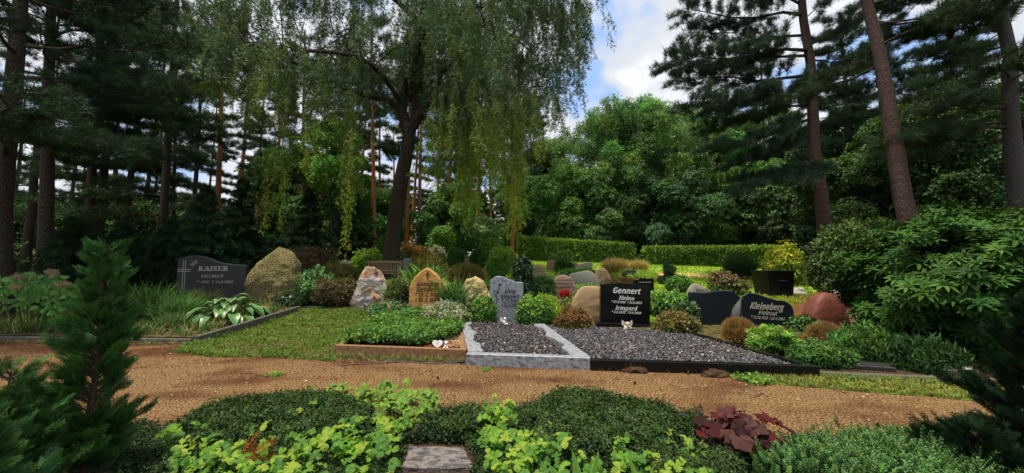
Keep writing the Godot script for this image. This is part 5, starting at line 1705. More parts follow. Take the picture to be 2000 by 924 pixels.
func rhododendron() -> void:
	var at := on(8.0, -6.6)
	var o := thing("rhododendron", "great dark rhododendron with long glossy leaves on the right", "rhododendron", at)
	stems(o, 2.4, 2.0, 12, 0.035, M.twig)
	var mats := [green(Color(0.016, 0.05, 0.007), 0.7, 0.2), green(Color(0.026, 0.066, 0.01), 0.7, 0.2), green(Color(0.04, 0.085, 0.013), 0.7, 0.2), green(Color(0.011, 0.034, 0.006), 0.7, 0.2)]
	var ms := []
	for v in 4: ms.append(whorl(9, 0.17, 0.046, R(-0.05, 0.25)))
	var spots := []
	wob.seed = 44
	wob.frequency = 1.0
	for i in 2600:
		var u := somewhere()
		var r := (1.0 - 0.45 * rng.randf() * rng.randf()) * (1.0 + 0.55 * wob.get_noise_3dv(u * 1.7))
		var q := Vector3(u.x * 1.65 * r, 1.0 + u.y * (1.35 if u.y > 0 else 0.95) * r, u.z * 1.7 * r)
		spots.append([q, u])
	var front := func(e) -> float: return (e[0].z - e[0].x * 0.8) + e[0].y * 0.2
	spots.sort_custom(func(a, b) -> bool: return front.call(a) > front.call(b))
	var k := Scatter.new()
	for i in spots.size():
		var q: Vector3 = spots[i][0]
		var u: Vector3 = spots[i][1]
		var b := aim((u * 0.6 + Vector3.UP * 0.8 + somewhere() * 0.35).normalized(), R(0, TAU), R(0.8, 1.2))
		if i < 900 and i % 3 == 0 and i / 3 < 298:
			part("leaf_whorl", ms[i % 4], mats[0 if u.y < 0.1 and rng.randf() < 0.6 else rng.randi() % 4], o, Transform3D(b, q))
		else:
			k.put(b, q, tint(Color(0.02, 0.052, 0.009), 0.35))
	many("foliage", S.rhodo, M.matt, k, o)

func hedge(a: Array, b: Array, ya: float, yb: float, label: String) -> void:
	var p := spot(a[0], a[1])
	var q := spot(b[0], b[1])
	p.z -= 0.5; q.z -= 0.5
	var ha := pt(a[0], ya, -p.z).y - p.y
	var hb := pt(b[0], yb, -q.z).y - q.y
	var o := thing("hedge", label, "hedge", (p + q) / 2)
	var k := Scatter.new()
	var d := q - p
	var n := int(d.length() * 520)
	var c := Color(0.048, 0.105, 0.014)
	for i in n:
		var f := rng.randf()
		var h := lerpf(ha, hb, f)
		var at := p.lerp(q, f) - o.position
		var up := Vector3.UP
		var w := rng.randf()
		if w < 0.3:
			at += Vector3(0, h + R(-0.12, 0.05), R(-0.5, 0.5))
		elif w < 0.75:
			at += Vector3(0, R(0, h), 0.5 + R(-0.14, 0.08) + 0.1 * wob.get_noise_2d(at.x, h * 3.0))
			up = Vector3(0, 0.5, 1)
		elif w < 0.85:
			at += Vector3(0, R(0, h), -0.5)
			up = Vector3(0, 0.5, -1)
		else:
			at += Vector3(0, R(0, h * 0.95), R(-0.4, 0.4))
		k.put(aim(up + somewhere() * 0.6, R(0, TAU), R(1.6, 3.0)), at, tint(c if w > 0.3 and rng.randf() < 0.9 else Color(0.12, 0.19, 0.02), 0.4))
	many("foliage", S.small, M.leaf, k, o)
	var s := Shape.new()
	for i in int(d.length() * 2):
		var at := p.lerp(q, rng.randf()) - o.position
		s.tube([at, at + Vector3(R(-0.2, 0.2), minf(ha, hb) * 0.85, R(-0.3, 0.3))], [0.02, 0.008], 4)
	part("stems", s.mesh(), M.twig, o)

# ---------------------------------------------------------------- the wood
func at_px(px: float, d: float) -> Vector3:
	var q := pt(px, 480, d)
	return on(q.x, -d)

func woods() -> void:
	# three pines on the right
	var f := at_px(1612, 16.0)
	pine("pine_tree", "slender reddish pine with long drooping branches left of the other two", f, pt(1568, -20, 16.5) + (pt(1568, -20, 16.5) - f) * 0.35, 0.30, {"aims": [[1570, 20, 1335, 30, 0], [1572, 60, 1345, 75, 1.5], [1575, 90, 1302, 140, -0.5], [1577, 100, 1330, 120, 1.2], [1582, 140, 1318, 168, 0.5], [1585, 175, 1350, 215, -1], [1588, 200, 1380, 258, 0.6], [1592, 225, 1400, 295, -0.6], [1596, 250, 1420, 335, 0.5], [1600, 290, 1450, 385, -0.4], [1603, 320, 1440, 355, 1.2], [1570, 0, 1370, -40, 0.5], [1568, -20, 1400, -90, 0], [1577, 80, 1720, 20, 0.5], [1580, 110, 1700, 125, 1], [1585, 150, 1680, 195, 0.3], [1570, 30, 1660, -30, -0.5], [1600, 240, 1690, 240, 1.4], [1600, 300, 1560, 365, -1.5]], "limbs": 10, "low": 0.7, "reach": 4.5, "color": Color(0.028, 0.05, 0.03), "droop": -0.2, "fine": true, "bare": 0.16, "tufts": 1.15, "size": 1.2, "thick": 1.3})
	f = at_px(1795, 12.5)
	pine("pine_tree", "thick leaning pine trunk in the middle of the three on the right", f, pt(1690, -30, 13.2) + (pt(1690, -30, 13.2) - f) * 0.4, 0.31, {"limbs": 22, "low": 0.5, "reach": 4.6, "side": 0.2, "lean_share": 0.6, "droop": -0.25, "fine": true, "bare": 0.3, "tufts": 1.0, "size": 1.2})
	f = at_px(1990, 12.5)
	pine("pine_tree", "grey pine trunk at the right edge with thin bare branches", f, pt(1958, -20, 12.8) + (pt(1958, -20, 12.8) - f) * 0.4, 0.30, {"limbs": 28, "low": 0.34, "reach": 4.6, "side": PI + 0.2, "lean_share": 0.65, "droop": -0.15, "fine": true, "bare": 0.35, "tufts": 0.9, "size": 1.2, "bark": "bark_grey"})
	for e in [[1672, 22.0, 15.5, "dark crowned pine between the reddish pine and the thick leaning pine"], [1742, 25.0, 17.0, "pine with a dense crown right behind the thick leaning pine"], [1872, 21.0, 15.0, "dark crowned pine left of the grey pine at the right edge"], [1925, 25.0, 18.0, "tall dark pine just behind the grey pine"], [1500, 34.0, 19.0, "far dark pine behind the long drooping branches"]]:
		f = at_px(e[0], e[1])
		pine("pine_tree", e[3], f, f + Vector3(R(-0.6, 0.6), e[2], R(-0.5, 0.5)), 0.2, {"limbs": 30, "low": 0.3, "reach": 4.2, "droop": -0.25, "bare": 0.15, "size": 1.5, "thick": 1.2, "tufts": 1.0, "color": Color(0.02, 0.042, 0.02)})
	# left: dark pines close by
	f = at_px(10, 9.5)
	pine("pine_tree", "dark leaning pine at the left edge with a heavy low limb", f, pt(36, -20, 9.5) + (pt(36, -20, 9.5) - f) * 0.5, 0.25, {"limbs": 34, "low": 0.33, "tufts": 1.3, "reach": 5.2, "side": 0.1, "lean_share": 0.75, "droop": -0.1, "fine": true, "bare": 0.3, "size": 0.75, "bark": "bark_dark", "thick": 1.4, "color": Color(0.02, 0.042, 0.02)})
	f = at_px(96, 12.5)
	pine("pine_tree", "straight dark pine second from the left edge", f, pt(98, -20, 12.5) + (pt(98, -20, 12.5) - f) * 0.5, 0.21, {"limbs": 40, "low": 0.35, "tufts": 1.2, "reach": 4.6, "side": 0.0, "lean_share": 0.7, "droop": -0.15, "fine": true, "bare": 0.22, "size": 0.9, "bark": "bark_dark", "thick": 1.5, "color": Color(0.02, 0.042, 0.02)})
	var far := [[172, 18.0, 0.21, "left stem of the close pair of dark pines"], [190, 18.5, 0.22, "right stem of the close pair of dark pines"], [238, 20.0, 0.17, "dark pine right of the close pair"], [312, 17.0, 0.2, "pale barked pine standing clear left of the willow's leaves"], [270, 26.0, 0.16, "thin pine behind the pale barked one"], [52, 19.0, 0.2, "dark pine between the two leftmost trunks"], [218, 27.0, 0.18, "thin leaning pine far behind the dark pair"], [338, 30.0, 0.17, "thin far pine right of the pale barked one"], [375, 28.0, 0.19, "far pine behind the dark spruce on the left"], [425, 24.0, 0.2, "orange barked pine behind the left edge of the willow"], [462, 30.0, 0.2, "slim far pine behind the hanging willow leaves"]]
	for e in far:
		f = at_px(e[0], e[1])
		var h := R(15, 19)
		pine("pine_tree", e[3], f, f + Vector3(R(-0.8, 0.8), h, R(-0.5, 0.5)), e[2], {"limbs": 26, "low": 0.2, "reach": 3.4, "droop": -0.15, "bare": 0.3, "size": 1.5, "thick": 0.9, "tufts": 0.8, "bark": "bark_orange" if e[0] > 400 else "bark_dark", "color": Color(0.026, 0.05, 0.022)})
	for e in [[732, 26.0, "orange pine trunk just left of the willow trunk"], [792, 27.0, "orange pine trunk close behind the right side of the willow trunk"], [818, 30.0, "thin orange pine right of the willow trunk"], [872, 33.0, "orange pine behind the first curtain right of the willow trunk"], [930, 31.0, "orange pine above the great rhododendron"], [1000, 30.0, "orange pine at the left end of the clipped hedge"], [655, 34.0, "orange pine behind the fresh light green tree"], [590, 32.0, "orange pine behind the far left curtain of the willow"]]:
		f = at_px(e[0], e[1])
		pine("pine_tree", e[2], f, f + Vector3(R(-0.8, 0.8), R(16, 20), R(-0.5, 0.5)), R(0.16, 0.24), {"limbs": 18, "low": 0.4, "reach": 3.2, "droop": 0.0, "bare": 0.25, "size": 1.8, "thick": 0.8, "tufts": 0.8, "bark": "bark_orange", "group": "orange barked pines behind the willow"})
	for e in [[742, 40.0], [805, 36.0], [893, 38.0], [958, 42.0], [700, 38.0], [540, 36.0], [620, 44.0], [850, 46.0], [1040, 42.0], [910, 48.0], [770, 48.0], [500, 44.0]]:
		f = at_px(e[0] + R(-4, 4), e[1])
		pine("pine_tree", "far orange barked pine deep in the stand behind the willow", f, f + Vector3(R(-0.8, 0.8), R(16, 20), R(-0.5, 0.5)), R(0.16, 0.24), {"limbs": 18, "low": 0.4, "reach": 3.2, "droop": 0.0, "bare": 0.25, "size": 1.8, "thick": 0.8, "tufts": 0.8, "bark": "bark_orange", "group": "orange barked pines behind the willow"})
	# far pines on the left through which the sky shows
	for e in [[-120, 22.0], [-60, 30.0], [20, 34.0], [130, 36.0], [160, 44.0], [290, 40.0], [250, 46.0], [400, 42.0], [-200, 26.0], [80, 28.0]]:
		f = at_px(e[0], e[1])
		pine("pine_tree", "slim dark pine far back in the left wood", f, f + Vector3(R(-1, 1), R(14, 18), 0), R(0.14, 0.2), {"limbs": 18, "low": 0.26, "reach": 3.0, "bare": 0.3, "size": 1.8, "thick": 0.7, "tufts": 0.7, "bark": "bark_dark", "group": "slim pines far back on the left"})
	# birches and other broad-leaved trees right of the willow
	var birch := [[1165, 30.0, 11.5, 5.5], [1205, 27.0, 11.6, 5.0], [1260, 28.0, 12.6, 5.6], [1320, 27.0, 11.8, 5.0], [1375, 30.0, 12.4, 5.5], [1110, 36.0, 11.0, 5.5], [1430, 28.0, 11.0, 5.0], [1240, 36.0, 14.5, 6.0], [1340, 38.0, 15.0, 6.5], [1500, 32.0, 13.0, 6.0], [1080, 44.0, 13.0, 6.0]]
	var said := ["birch at the left end of the pale green row beside the sky gap", "slim birch second from the left of the pale green row", "tall airy birch in the middle of the pale green row", "airy birch behind the tip of the long pine branches", "birch behind the drooping pine branches", "birch half hidden by the right curtain of the willow", "birch with pale stems left of the reddish pine", "tall birch in the second row behind the sky gap", "tall birch in the second row behind the pine branches", "birch just left of the slender reddish pine", "far birch low in the gap beside the willow"]
	for i in birch.size():
		var e: Array = birch[i]
		tree("birch_tree", said[i], at_px(e[0], e[1] + 6.0), e[2] * 1.19, e[3] * 1.15, {"cat": "birch tree", "bark": "birch", "girth": 0.13, "clumps": 36, "per": 95, "droop": 0.7, "color": Color(0.05, 0.10, 0.03), "sprig": "fineleaf", "low": 0.2, "size": 1.05, "clump": 0.9})
	var broad := [[1090, 25.0, 6.0, 5.0, Color(0.045, 0.10, 0.02), "fresh green young maple left of the birch row above the hedge"], [1180, 24.5, 5.5, 5.5, Color(0.03, 0.07, 0.018), "dark leafy beech above the right end of the left hedge"], [1255, 24.0, 5.0, 5.0, Color(0.022, 0.055, 0.018), "low dark beech above the gap between the hedges"], [1330, 24.5, 5.2, 5.5, Color(0.025, 0.06, 0.02), "dark beech behind the left part of the right hedge"], [1400, 24.5, 6.0, 5.0, Color(0.04, 0.095, 0.02), "bright leaved maple behind the middle of the right hedge"], [1470, 24.0, 5.0, 5.0, Color(0.025, 0.05, 0.018), "dark bushy tree behind the round yew"], [1540, 23.0, 6.5, 5.5, Color(0.035, 0.08, 0.02), "leafy tree behind the yellow shrub"], [1650, 24.0, 9.0, 6.0, Color(0.03, 0.065, 0.02), "broad leaved tree right of the reddish pine"], [1740, 19.0, 7.5, 6.0, Color(0.035, 0.08, 0.02), "green leafy tree between the two right pine trunks"], [1850, 18.0, 7.6, 6.5, Color(0.025, 0.06, 0.02), "dark leafy tree right of the thick leaning pine"], [1930, 20.0, 9.5, 6.5, Color(0.03, 0.065, 0.022), "tall leafy tree left of the grey pine"], [2040, 17.0, 8.0, 6.0, Color(0.025, 0.06, 0.018), "dark leafy tree behind the grey pine at the right edge"], [1590, 34.0, 11.0, 7.0, Color(0.03, 0.06, 0.02), "far leafy tree behind the reddish pine"], [1780, 32.0, 12.0, 7.5, Color(0.03, 0.06, 0.02), "far leafy tree behind the thick leaning pine"], [650, 25.0, 9.0, 4.6, Color(0.055, 0.12, 0.022), "fresh light green tree behind the left curtain of the willow"], [560, 27.0, 8.0, 5.0, Color(0.035, 0.08, 0.02), "dark leafy tree left of the light green one"], [1010, 34.0, 8.0, 6.0, Color(0.03, 0.07, 0.02), "leafy tree behind the right curtain of the willow"], [880, 27.0, 5.0, 4.5, Color(0.035, 0.085, 0.02), "low leafy tree above the great rhododendron"], [740, 28.0, 5.0, 4.5, Color(0.05, 0.12, 0.03), "small bright tree right behind the willow trunk"]]
	for e in broad:
		var back: float = 7.0 if e[0] > 1000 and e[0] < 1600 else 0.0
		tree("leafy_tree", e[5], at_px(e[0], e[1] + back), e[2] * (1.0 + back * 0.035), e[3] * (1.0 + back * 0.035), {"clumps": 34, "per": 100, "color": e[4] * (0.6 if e[0] > 1600 else 0.9), "low": 0.08, "girth": 0.12, "size": 0.72, "clump": 1.0, "sprig": "broad"})
	for i in 16:
		var px := R(480, 2150)
		tree("leafy_tree", "leafy tree deep in the wood", at_px(px, R(44, 58)), R(9, 13) if px < 1150 or px > 1380 else R(10, 12), R(7, 9), {"clumps": 26, "per": 60, "color": Color(0.028, 0.06, 0.02), "low": 0.05, "size": 1.9, "clump": 1.2, "group": "leafy trees deep in the wood"})
	# spruces and hemlocks on the left
	for e in [[398, 15.0, 4.0, 3.0, Color(0.016, 0.04, 0.016), "dark hemlock left of the moss grown boulder"], [470, 17.0, 4.6, 3.2, Color(0.014, 0.034, 0.014), "tall dark spruce under the left edge of the willow"], [600, 21.0, 4.4, 3.8, Color(0.013, 0.03, 0.013), "broad dark hemlock behind the slim stone pillar"], [525, 19.0, 3.4, 2.8, Color(0.02, 0.05, 0.018), "pale tipped hemlock above the moss grown boulder"], [690, 24.0, 4.4, 4.0, Color(0.016, 0.038, 0.015), "dark hemlock behind the bright green bush"], [330, 16.0, 2.6, 2.8, Color(0.016, 0.04, 0.016), "low dark spruce at the foot of the pale barked pine"], [150, 11.5, 2.6, 3.0, Color(0.012, 0.03, 0.012), "dark bushy conifer in the shade of the left pines"], [240, 13.5, 2.4, 2.6, Color(0.014, 0.034, 0.014), "dark conifer behind the tall foreground cypress"]]:
		conifer("spruce", e[5], at_px(e[0], e[1]), e[2], e[3], 190, e[4], "", "spruce")
	# undergrowth at the wood's edge
	var under := [[-60, 60, 372, 520, "dark bush at the foot of the leaning pine on the left edge"], [30, 150, 380, 515, "dark bush below the straight dark pine above the hydrangea"], [120, 240, 385, 505, "dark bush at the foot of the close pair of pines"], [210, 330, 384, 500, "dark bush left of the foot of the pale barked pine"], [310, 420, 425, 500, "low dark bush above the headstone with the cross"], [410, 520, 440, 510, "low dark bush above the left shoulder of the mossy boulder"], [-160, 0, 440, 560, "dark bush behind the hydrangea cut by the left edge"]]
	for e in under:
		shrub("undergrowth_bush", e[4], e, "oval", "leaf", 900, 1.3, Color(0.02, 0.05, 0.014), {"lumps": 0.4, "group": "dark bushes under the left pines", "tips": Color(0.045, 0.10, 0.02)})
	for e in [[1700, 1850, 400, 560, "shaded leafy bush at the foot of the thick leaning pine"], [1820, 1980, 380, 560, "shaded leafy bush between the thick pine and the grey pine"], [1950, 2120, 400, 580, "shaded leafy bush at the foot of the grey pine"], [1660, 1760, 420, 545, "shaded leafy bush right of the foot of the reddish pine"]]:
		shrub("undergrowth_bush", e[4], e, "oval", "leaf", 1200, 1.2, Color(0.025, 0.055, 0.015), {"lumps": 0.4, "group": "bushes behind the right rhododendron", "tips": Color(0.05, 0.10, 0.02)})
	var mass := Scatter.new()
	for i in 5200:
		var px := R(-300, 2300)
		var d := R(46, 66)
		var q := at_px(px, d)
		mass.put(aim(Vector3.UP + somewhere() * 0.6, R(0, TAU), R(2.6, 4.6)), q + Vector3(0, pow(rng.randf(), 0.8) * (6.0 if px < 480 else 8.0), 0), tint(Color(0.02, 0.042, 0.014), 0.35))
	tag(many("undergrowth", S.broad, M.leaf, mass), "dense dark undergrowth deep in the wood", "undergrowth", "", "stuff")

# ---------------------------------------------------------------- the bed at our feet
func cypress(label: String, at: Vector3, h: float, w: float, n: int, c: Color, lean := 0.0) -> void:
	var o := thing("cypress", label, "cypress", at)
	var s := Shape.new()
	s.tube(bend(Vector3(0, -0.1, 0), Vector3(lean, h * 0.95, 0), 6, 0.012), taper(7, 0.028, 0.004), 7)
	part("trunk", s.mesh(true), M.twig, o)
	var b := Shape.new()
	var k := Scatter.new()
	for i in n:
		var f := pow(rng.randf(), 1.15) * 0.97
		var a := R(0, TAU)
		var lump := 1.0 + 0.35 * sin(f * 17.0 + a * 2.0)
		var l := w * 0.5 * pow(1.0 - f, 0.62) * R(0.6, 1.05) * lump + 0.05
		var st := Vector3(lean * f, h * f * 0.96, 0)
		var d := Vector3(cos(a), R(0.45, 1.0), sin(a)).normalized()
		var e := st + d * l
		b.tube([st, st + d * l * 0.5 - Vector3(0, 0.03 * l, 0), e], [0.007, 0.004, 0.002], 4)
		var m := int(4 + l * 34)
		for j in m:
			var g := R(0.25, 1.0)
			var side := d.cross(Vector3.UP).normalized() * R(-1, 1)
			var dir := (d + Vector3.UP * 0.35 + side * 0.8 + somewhere() * 0.3).normalized()
			var q := aim(dir, R(0, TAU), R(0.34, 0.62) * (0.65 + 0.35 * (1.0 - f)))
			k.put(q, st.lerp(e, g), tint(c, 0.3))
	part("branches", b.mesh(true), M.twig, o)
	many("foliage", S.spray, M.matt, k, o)

func near_plants() -> void:
	cypress("tall dark green cypress with feathery sprays in the left foreground", on(-2.98, -2.75), 1.74, 0.5, 215, Color(0.026, 0.075, 0.017), 0.06)
	cypress("low feathery cypress at the left foot of the tall one", on(-3.05, -2.4), 0.9, 0.5, 110, Color(0.03, 0.08, 0.02), -0.05)
	cypress("short cypress cut off by the left edge of the picture", on(-2.9, -2.1), 0.72, 0.6, 90, Color(0.028, 0.075, 0.02))
	cypress("very dark low cypress with spreading tips at the right edge", on(3.5, -2.62), 1.3, 0.8, 190, Color(0.006, 0.018, 0.007), 0.12)
	cypress("dark cypress tuft reaching left over the path at the right edge", on(3.1, -2.6), 0.42, 0.55, 90, Color(0.008, 0.022, 0.008), -0.05)
	# cotoneaster mounds
	for e in [[-2.05, -3.5, 1.5, 0.25, 1.1, 3600, "dark small leaved creeping mound on the left of the nearest bed"], [0.82, -3.42, 1.62, 0.26, 1.05, 4300, "dark small leaved creeping mound right of the middle of the nearest bed"], [-0.45, -3.55, 0.6, 0.17, 0.5, 800, "small dark creeping patch just behind the grey slab"], [1.25, -2.75, 0.7, 0.18, 0.5, 1000, "dark creeping patch left of the red leaved plant"]]:
		var o := thing("cotoneaster", e[6], "cotoneaster", Vector3(e[0], 0.02, e[1]))
		var k := Scatter.new()
		mound(k, e[2], e[3], e[4], e[5], 0.62, Color(0.015, 0.032, 0.008), 0.3, 0.6, rng.randi() % 100, 0.3, Color(0.028, 0.056, 0.013))
		many("foliage", S.small, M.leaf, k, o)
		var s := Shape.new()
		for i in 24:
			var a := R(0, TAU)
			var q := Vector3(cos(a) * e[2] * 0.42, e[3] * R(0.5, 0.8), sin(a) * e[4] * 0.42) * sqrt(rng.randf())
			q.y = e[3] * R(0.7, 0.95)
			var t := q + Vector3(R(-0.12, 0.12), R(0.05, 0.14), R(-0.1, 0.1))
			s.tube([q * 0.4, q, t], [0.004, 0.003, 0.0015], 4)
		part("twigs", s.mesh(true), M.twig, o)
	# low leaves over the rest of the bed
	var carpet := Scatter.new()
	var area := PackedVector2Array([xz(spot(250, 846)), xz(spot(1320, 860)), xz(spot(1500, 905)), xz(spot(1480, 990)), xz(spot(200, 990))])
	var stone := PackedVector2Array([xz(spot(770, 975)), xz(spot(940, 975)), xz(spot(915, 872)), xz(spot(792, 872))])
	for i in 3600:
		var q := inside(area)
		if Geometry2D.is_point_in_polygon(q, stone): continue
		carpet.put(aim(Vector3.UP + somewhere() * 0.6, R(0, TAU), R(0.5, 0.8)), Vector3(q.x, R(0.03, 0.10), q.y), tint(Color(0.016, 0.034, 0.009), 0.35))
	tag(many("creeping_leaves", S.small, M.leaf, carpet), "low dark creeping leaves that cover the soil of the nearest bed", "ground cover", "", "stuff")
	strawberries("wide patch of yellow green lobed ground cover left of the grey slab", [[330, 930], [300, 900], [395, 880], [480, 870], [575, 812], [640, 786], [760, 778], [855, 800], [862, 835], [800, 862], [770, 905], [775, 960], [520, 985], [330, 985]], 560, 298)
	strawberries("yellow green lobed ground cover right of the grey slab", [[930, 825], [985, 815], [1040, 850], [1090, 880], [1105, 920], [1180, 955], [1180, 985], [960, 985], [945, 915], [925, 880]], 210, 210)
	strawberries("few yellow green lobed leaves on the right under the dark creeping mound", [[1200, 915], [1270, 890], [1340, 905], [1395, 935], [1400, 985], [1210, 985]], 90, 90)
	heuchera()
	hebe()
	tulips()
	lavender()
	# rusty dry branch
	var o := thing("dry_sprig", "rusty brown dry sprig beside the foot of the tall cypress", "dry branch", on(-1.98, -2.85) + Vector3(0, 0.12, 0))
	var k := Scatter.new()
	for i in 26:
		k.put(aim(Vector3(R(0.2, 1), R(-0.2, 0.5), R(-0.5, 0.5)), R(0, TAU), R(0.35, 0.6)), Vector3(R(0, 0.16), R(-0.04, 0.06), R(-0.05, 0.05)), tint(Color(0.24, 0.075, 0.02), 0.3))
	many("foliage", S.spray_low, M.matt, k, o)
	part("stem", tube_of([Vector3(-0.1, -0.1, 0), Vector3(0, 0, 0), Vector3(0.16, 0.03, 0.02)], [0.005, 0.004, 0.002]), M.twig, o)

func tube_of(a: Array, r: Array) -> ArrayMesh:
	var s := Shape.new()
	s.tube(a, r, 5)
	return s.mesh(true)

func trefoil(seed_: int) -> ArrayMesh:                      # three rounded, notched leaflets on a stalk; the stalk's foot is below the origin
	rng.seed = 400 + seed_
	var s := Shape.new()
	for j in 3:
		var a := (j - 1) * 1.75 + R(-0.15, 0.15)
		var d := Vector3(sin(a), R(-0.12, 0.12), cos(a)).normalized()
		var side := d.cross(Vector3.UP).normalized()
		var l := 0.052 * R(0.85, 1.15)
		var mid := s.p(d * l * 0.55 + Vector3(0, 0.001, 0))
		var ring := [s.p(Vector3.ZERO)]
		for e in [[0.25, 0.30], [0.5, 0.46], [0.74, 0.46], [0.86, 0.30], [0.98, 0.24], [0.92, 0.08], [1.0, 0.0], [0.92, -0.08], [0.98, -0.24], [0.86, -0.30], [0.74, -0.46], [0.5, -0.46], [0.25, -0.30]]:
			ring.append(s.p(d * l * e[0] + side * l * e[1] + Vector3(0, absf(e[1]) * l * 0.4 - e[0] * e[0] * l * R(0.1, 0.35), 0)))
		for i in ring.size():
			s.t(mid, ring[i], ring[(i + 1) % ring.size()])
	s.tube([Vector3(0, -0.13, -0.015), Vector3(0, -0.05, -0.006), Vector3.ZERO], [0.0014, 0.0013, 0.001], 3)
	return s.mesh()

func strawberries(label: String, px: Array, n: int, singles: int) -> void:
	var poly := PackedVector2Array()
	for e in px: poly.append(xz(spot(e[0], e[1])))
	var mid := Vector2.ZERO
	for q in poly: mid += q / poly.size()
	var o := thing("strawberry_ground_cover", label, "ground cover", Vector3(mid.x, 0.02, mid.y))
	var ms := []
	var keep := rng.seed
	for v in 5: ms.append(trefoil(v))
	rng.seed = hash(label)
	var mats := [green(Color(0.06, 0.125, 0.012), 0.6, 0.5), green(Color(0.085, 0.15, 0.015), 0.6, 0.5), green(Color(0.045, 0.10, 0.014), 0.6, 0.5), green(Color(0.125, 0.17, 0.02), 0.6, 0.5), green(Color(0.034, 0.08, 0.014), 0.6, 0.5)]
	var spots := []
	for i in n: spots.append(inside(poly))
	spots.sort_custom(func(a, b) -> bool: return a.y > b.y)
	var k := Scatter.new()
	wob.seed = 8
	wob.frequency = 2.2
	for i in n:
		var q: Vector2 = spots[i]
		var h := 0.13 + R(-0.04, 0.07) + 0.12 * wob.get_noise_2dv(q)
		var at := Vector3(q.x - mid.x, h, q.y - mid.y)
		var b := aim((Vector3.UP + Vector3(0, 0, 0.35) + somewhere() * 0.5).normalized(), R(0, TAU), R(0.6, 1.2))
		if i < singles:
			part("leaf", ms[i % 5], mats[rng.randi() % 5], o, Transform3D(b, at))
		else:
			k.put(b, at, tint(Color(0.07, 0.13, 0.014), 0.3))
	if k.n: many("leaves", ms[0], M.leaf, k, o)
	k = Scatter.new()
	for i in n:
		var q := inside(poly)
		k.put(aim((Vector3.UP + somewhere() * 0.7).normalized(), R(0, TAU), R(0.6, 1.0)), Vector3(q.x - mid.x, R(0.03, 0.09), q.y - mid.y), tint(Color(0.06, 0.12, 0.02), 0.3))
	many("lower_leaves", ms[1], M.leaf, k, o)
	rng.seed = keep + n

func heuchera() -> void:
	var at := on(1.78, -2.98)
	var o := thing("heuchera", "dark red plant with lobed leaves on long stalks in the right foreground", "heuchera", at)
	var mats := [green(Color(0.02, 0.003, 0.003), 0.8, 0.05), green(Color(0.036, 0.004, 0.004), 0.8, 0.06), green(Color(0.034, 0.013, 0.011), 0.75, 0.05), green(Color(0.011, 0.003, 0.003), 0.8, 0.03)]
	var st := Shape.new()
	for k in 56:
		var a := R(0, TAU)
		var r := sqrt(rng.randf()) * 0.36
		var q := Vector3(cos(a) * r * 1.05, 0.40 - r * 0.4 + R(-0.08, 0.05), sin(a) * r * 0.8)
		if q.y < 0.06: q.y = 0.08
		var s := Shape.new()
		var l := R(0.05, 0.09)
		var m := s.p(Vector3(0, 0, 0))
		var droop := R(-0.1, 0.5)
		var ring := []
		for j in 22:
			var b := TAU * j / 22.0
			var lobe := 0.72 + 0.22 * absf(cos(b * 2.5)) + 0.05 * cos(b * 11.0)
			if absf(b - PI) < 0.25: lobe *= 0.3
			ring.append(s.p(Vector3(sin(b) * lobe * l, -droop * l * lobe * lobe + R(-0.004, 0.004) + 0.1 * l * cos(b * 5.0), cos(b) * lobe * l)))
		for j in 22: s.t(m, ring[j], ring[(j + 1) % 22])
		var up := (Vector3.UP + Vector3(cos(a), 0, sin(a)) * R(0.2, 0.9) + Vector3(0, 0, 0.25)).normalized()
		part("leaf", s.mesh(), mats[k % 4], o, Transform3D(aim(up, R(0, TAU), 1.0), q))
		st.tube([Vector3(0, 0, 0), q * 0.6 + Vector3(0, 0.05, 0), q], [0.003, 0.0025, 0.002], 4)
	part("stalks", st.mesh(true), plain(rgb(92, 44, 34), 0.7), o)

func hebe() -> void:
	var o := thing("hebe", "grey green low hebe with dense little leaves in the right foreground", "hebe", on(2.5, -2.62))
	var k := Scatter.new()
	mound(k, 1.4, 0.3, 0.9, 4200, 0.85, Color(0.028, 0.065, 0.015), 0.35, 0.7, 17, 0.25, Color(0.055, 0.115, 0.035))
	many("foliage", S.hebe, M.matt, k, o)
	stems(o, 1.2, 0.3, 14, 0.006, M.twig)

func tulips() -> void:
	var m := green(Color(0.13, 0.24, 0.045), 0.4, 0.8)
	for e in [[0.42, -2.48, [[0.0, 0.30, 0.06, -0.05], [0.055, 0.29, 0.05, 0.06], [-0.05, 0.24, 0.045, -0.16]], "pair of broad pointed tulip leaves at the bottom edge of the picture"], [0.78, -2.46, [[0.0, 0.28, 0.045, -0.07]], "single narrow tulip leaf at the bottom edge right of the pair"]]:
		var o := thing("tulip_leaves", e[3], "tulip leaves", on(e[0], e[1]))
		for q in e[2]:
			var s := Shape.new()
			var prev := []
			for r in 8:
				var t := r / 7.0
				var w: float = q[2] * 0.5 * pow(sin(PI * clampf(0.18 + 0.82 * t, 0, 1)), 0.8) + 0.0005
				var c := Vector3(q[0] + q[3] * t * t, q[1] * t * 1.25, 0.05 * t)
				var row := []
				for j in [-1.0, 0.0, 1.0]:
					row.append(s.p(c + Vector3(j * w, 0, absf(j) * w * 0.6)))
				if r > 0:
					for j in 2:
						s.t(prev[j], prev[j + 1], row[j]); s.t(prev[j + 1], row[j + 1], row[j])
				prev = row
			part("leaf", s.mesh(true), m, o)

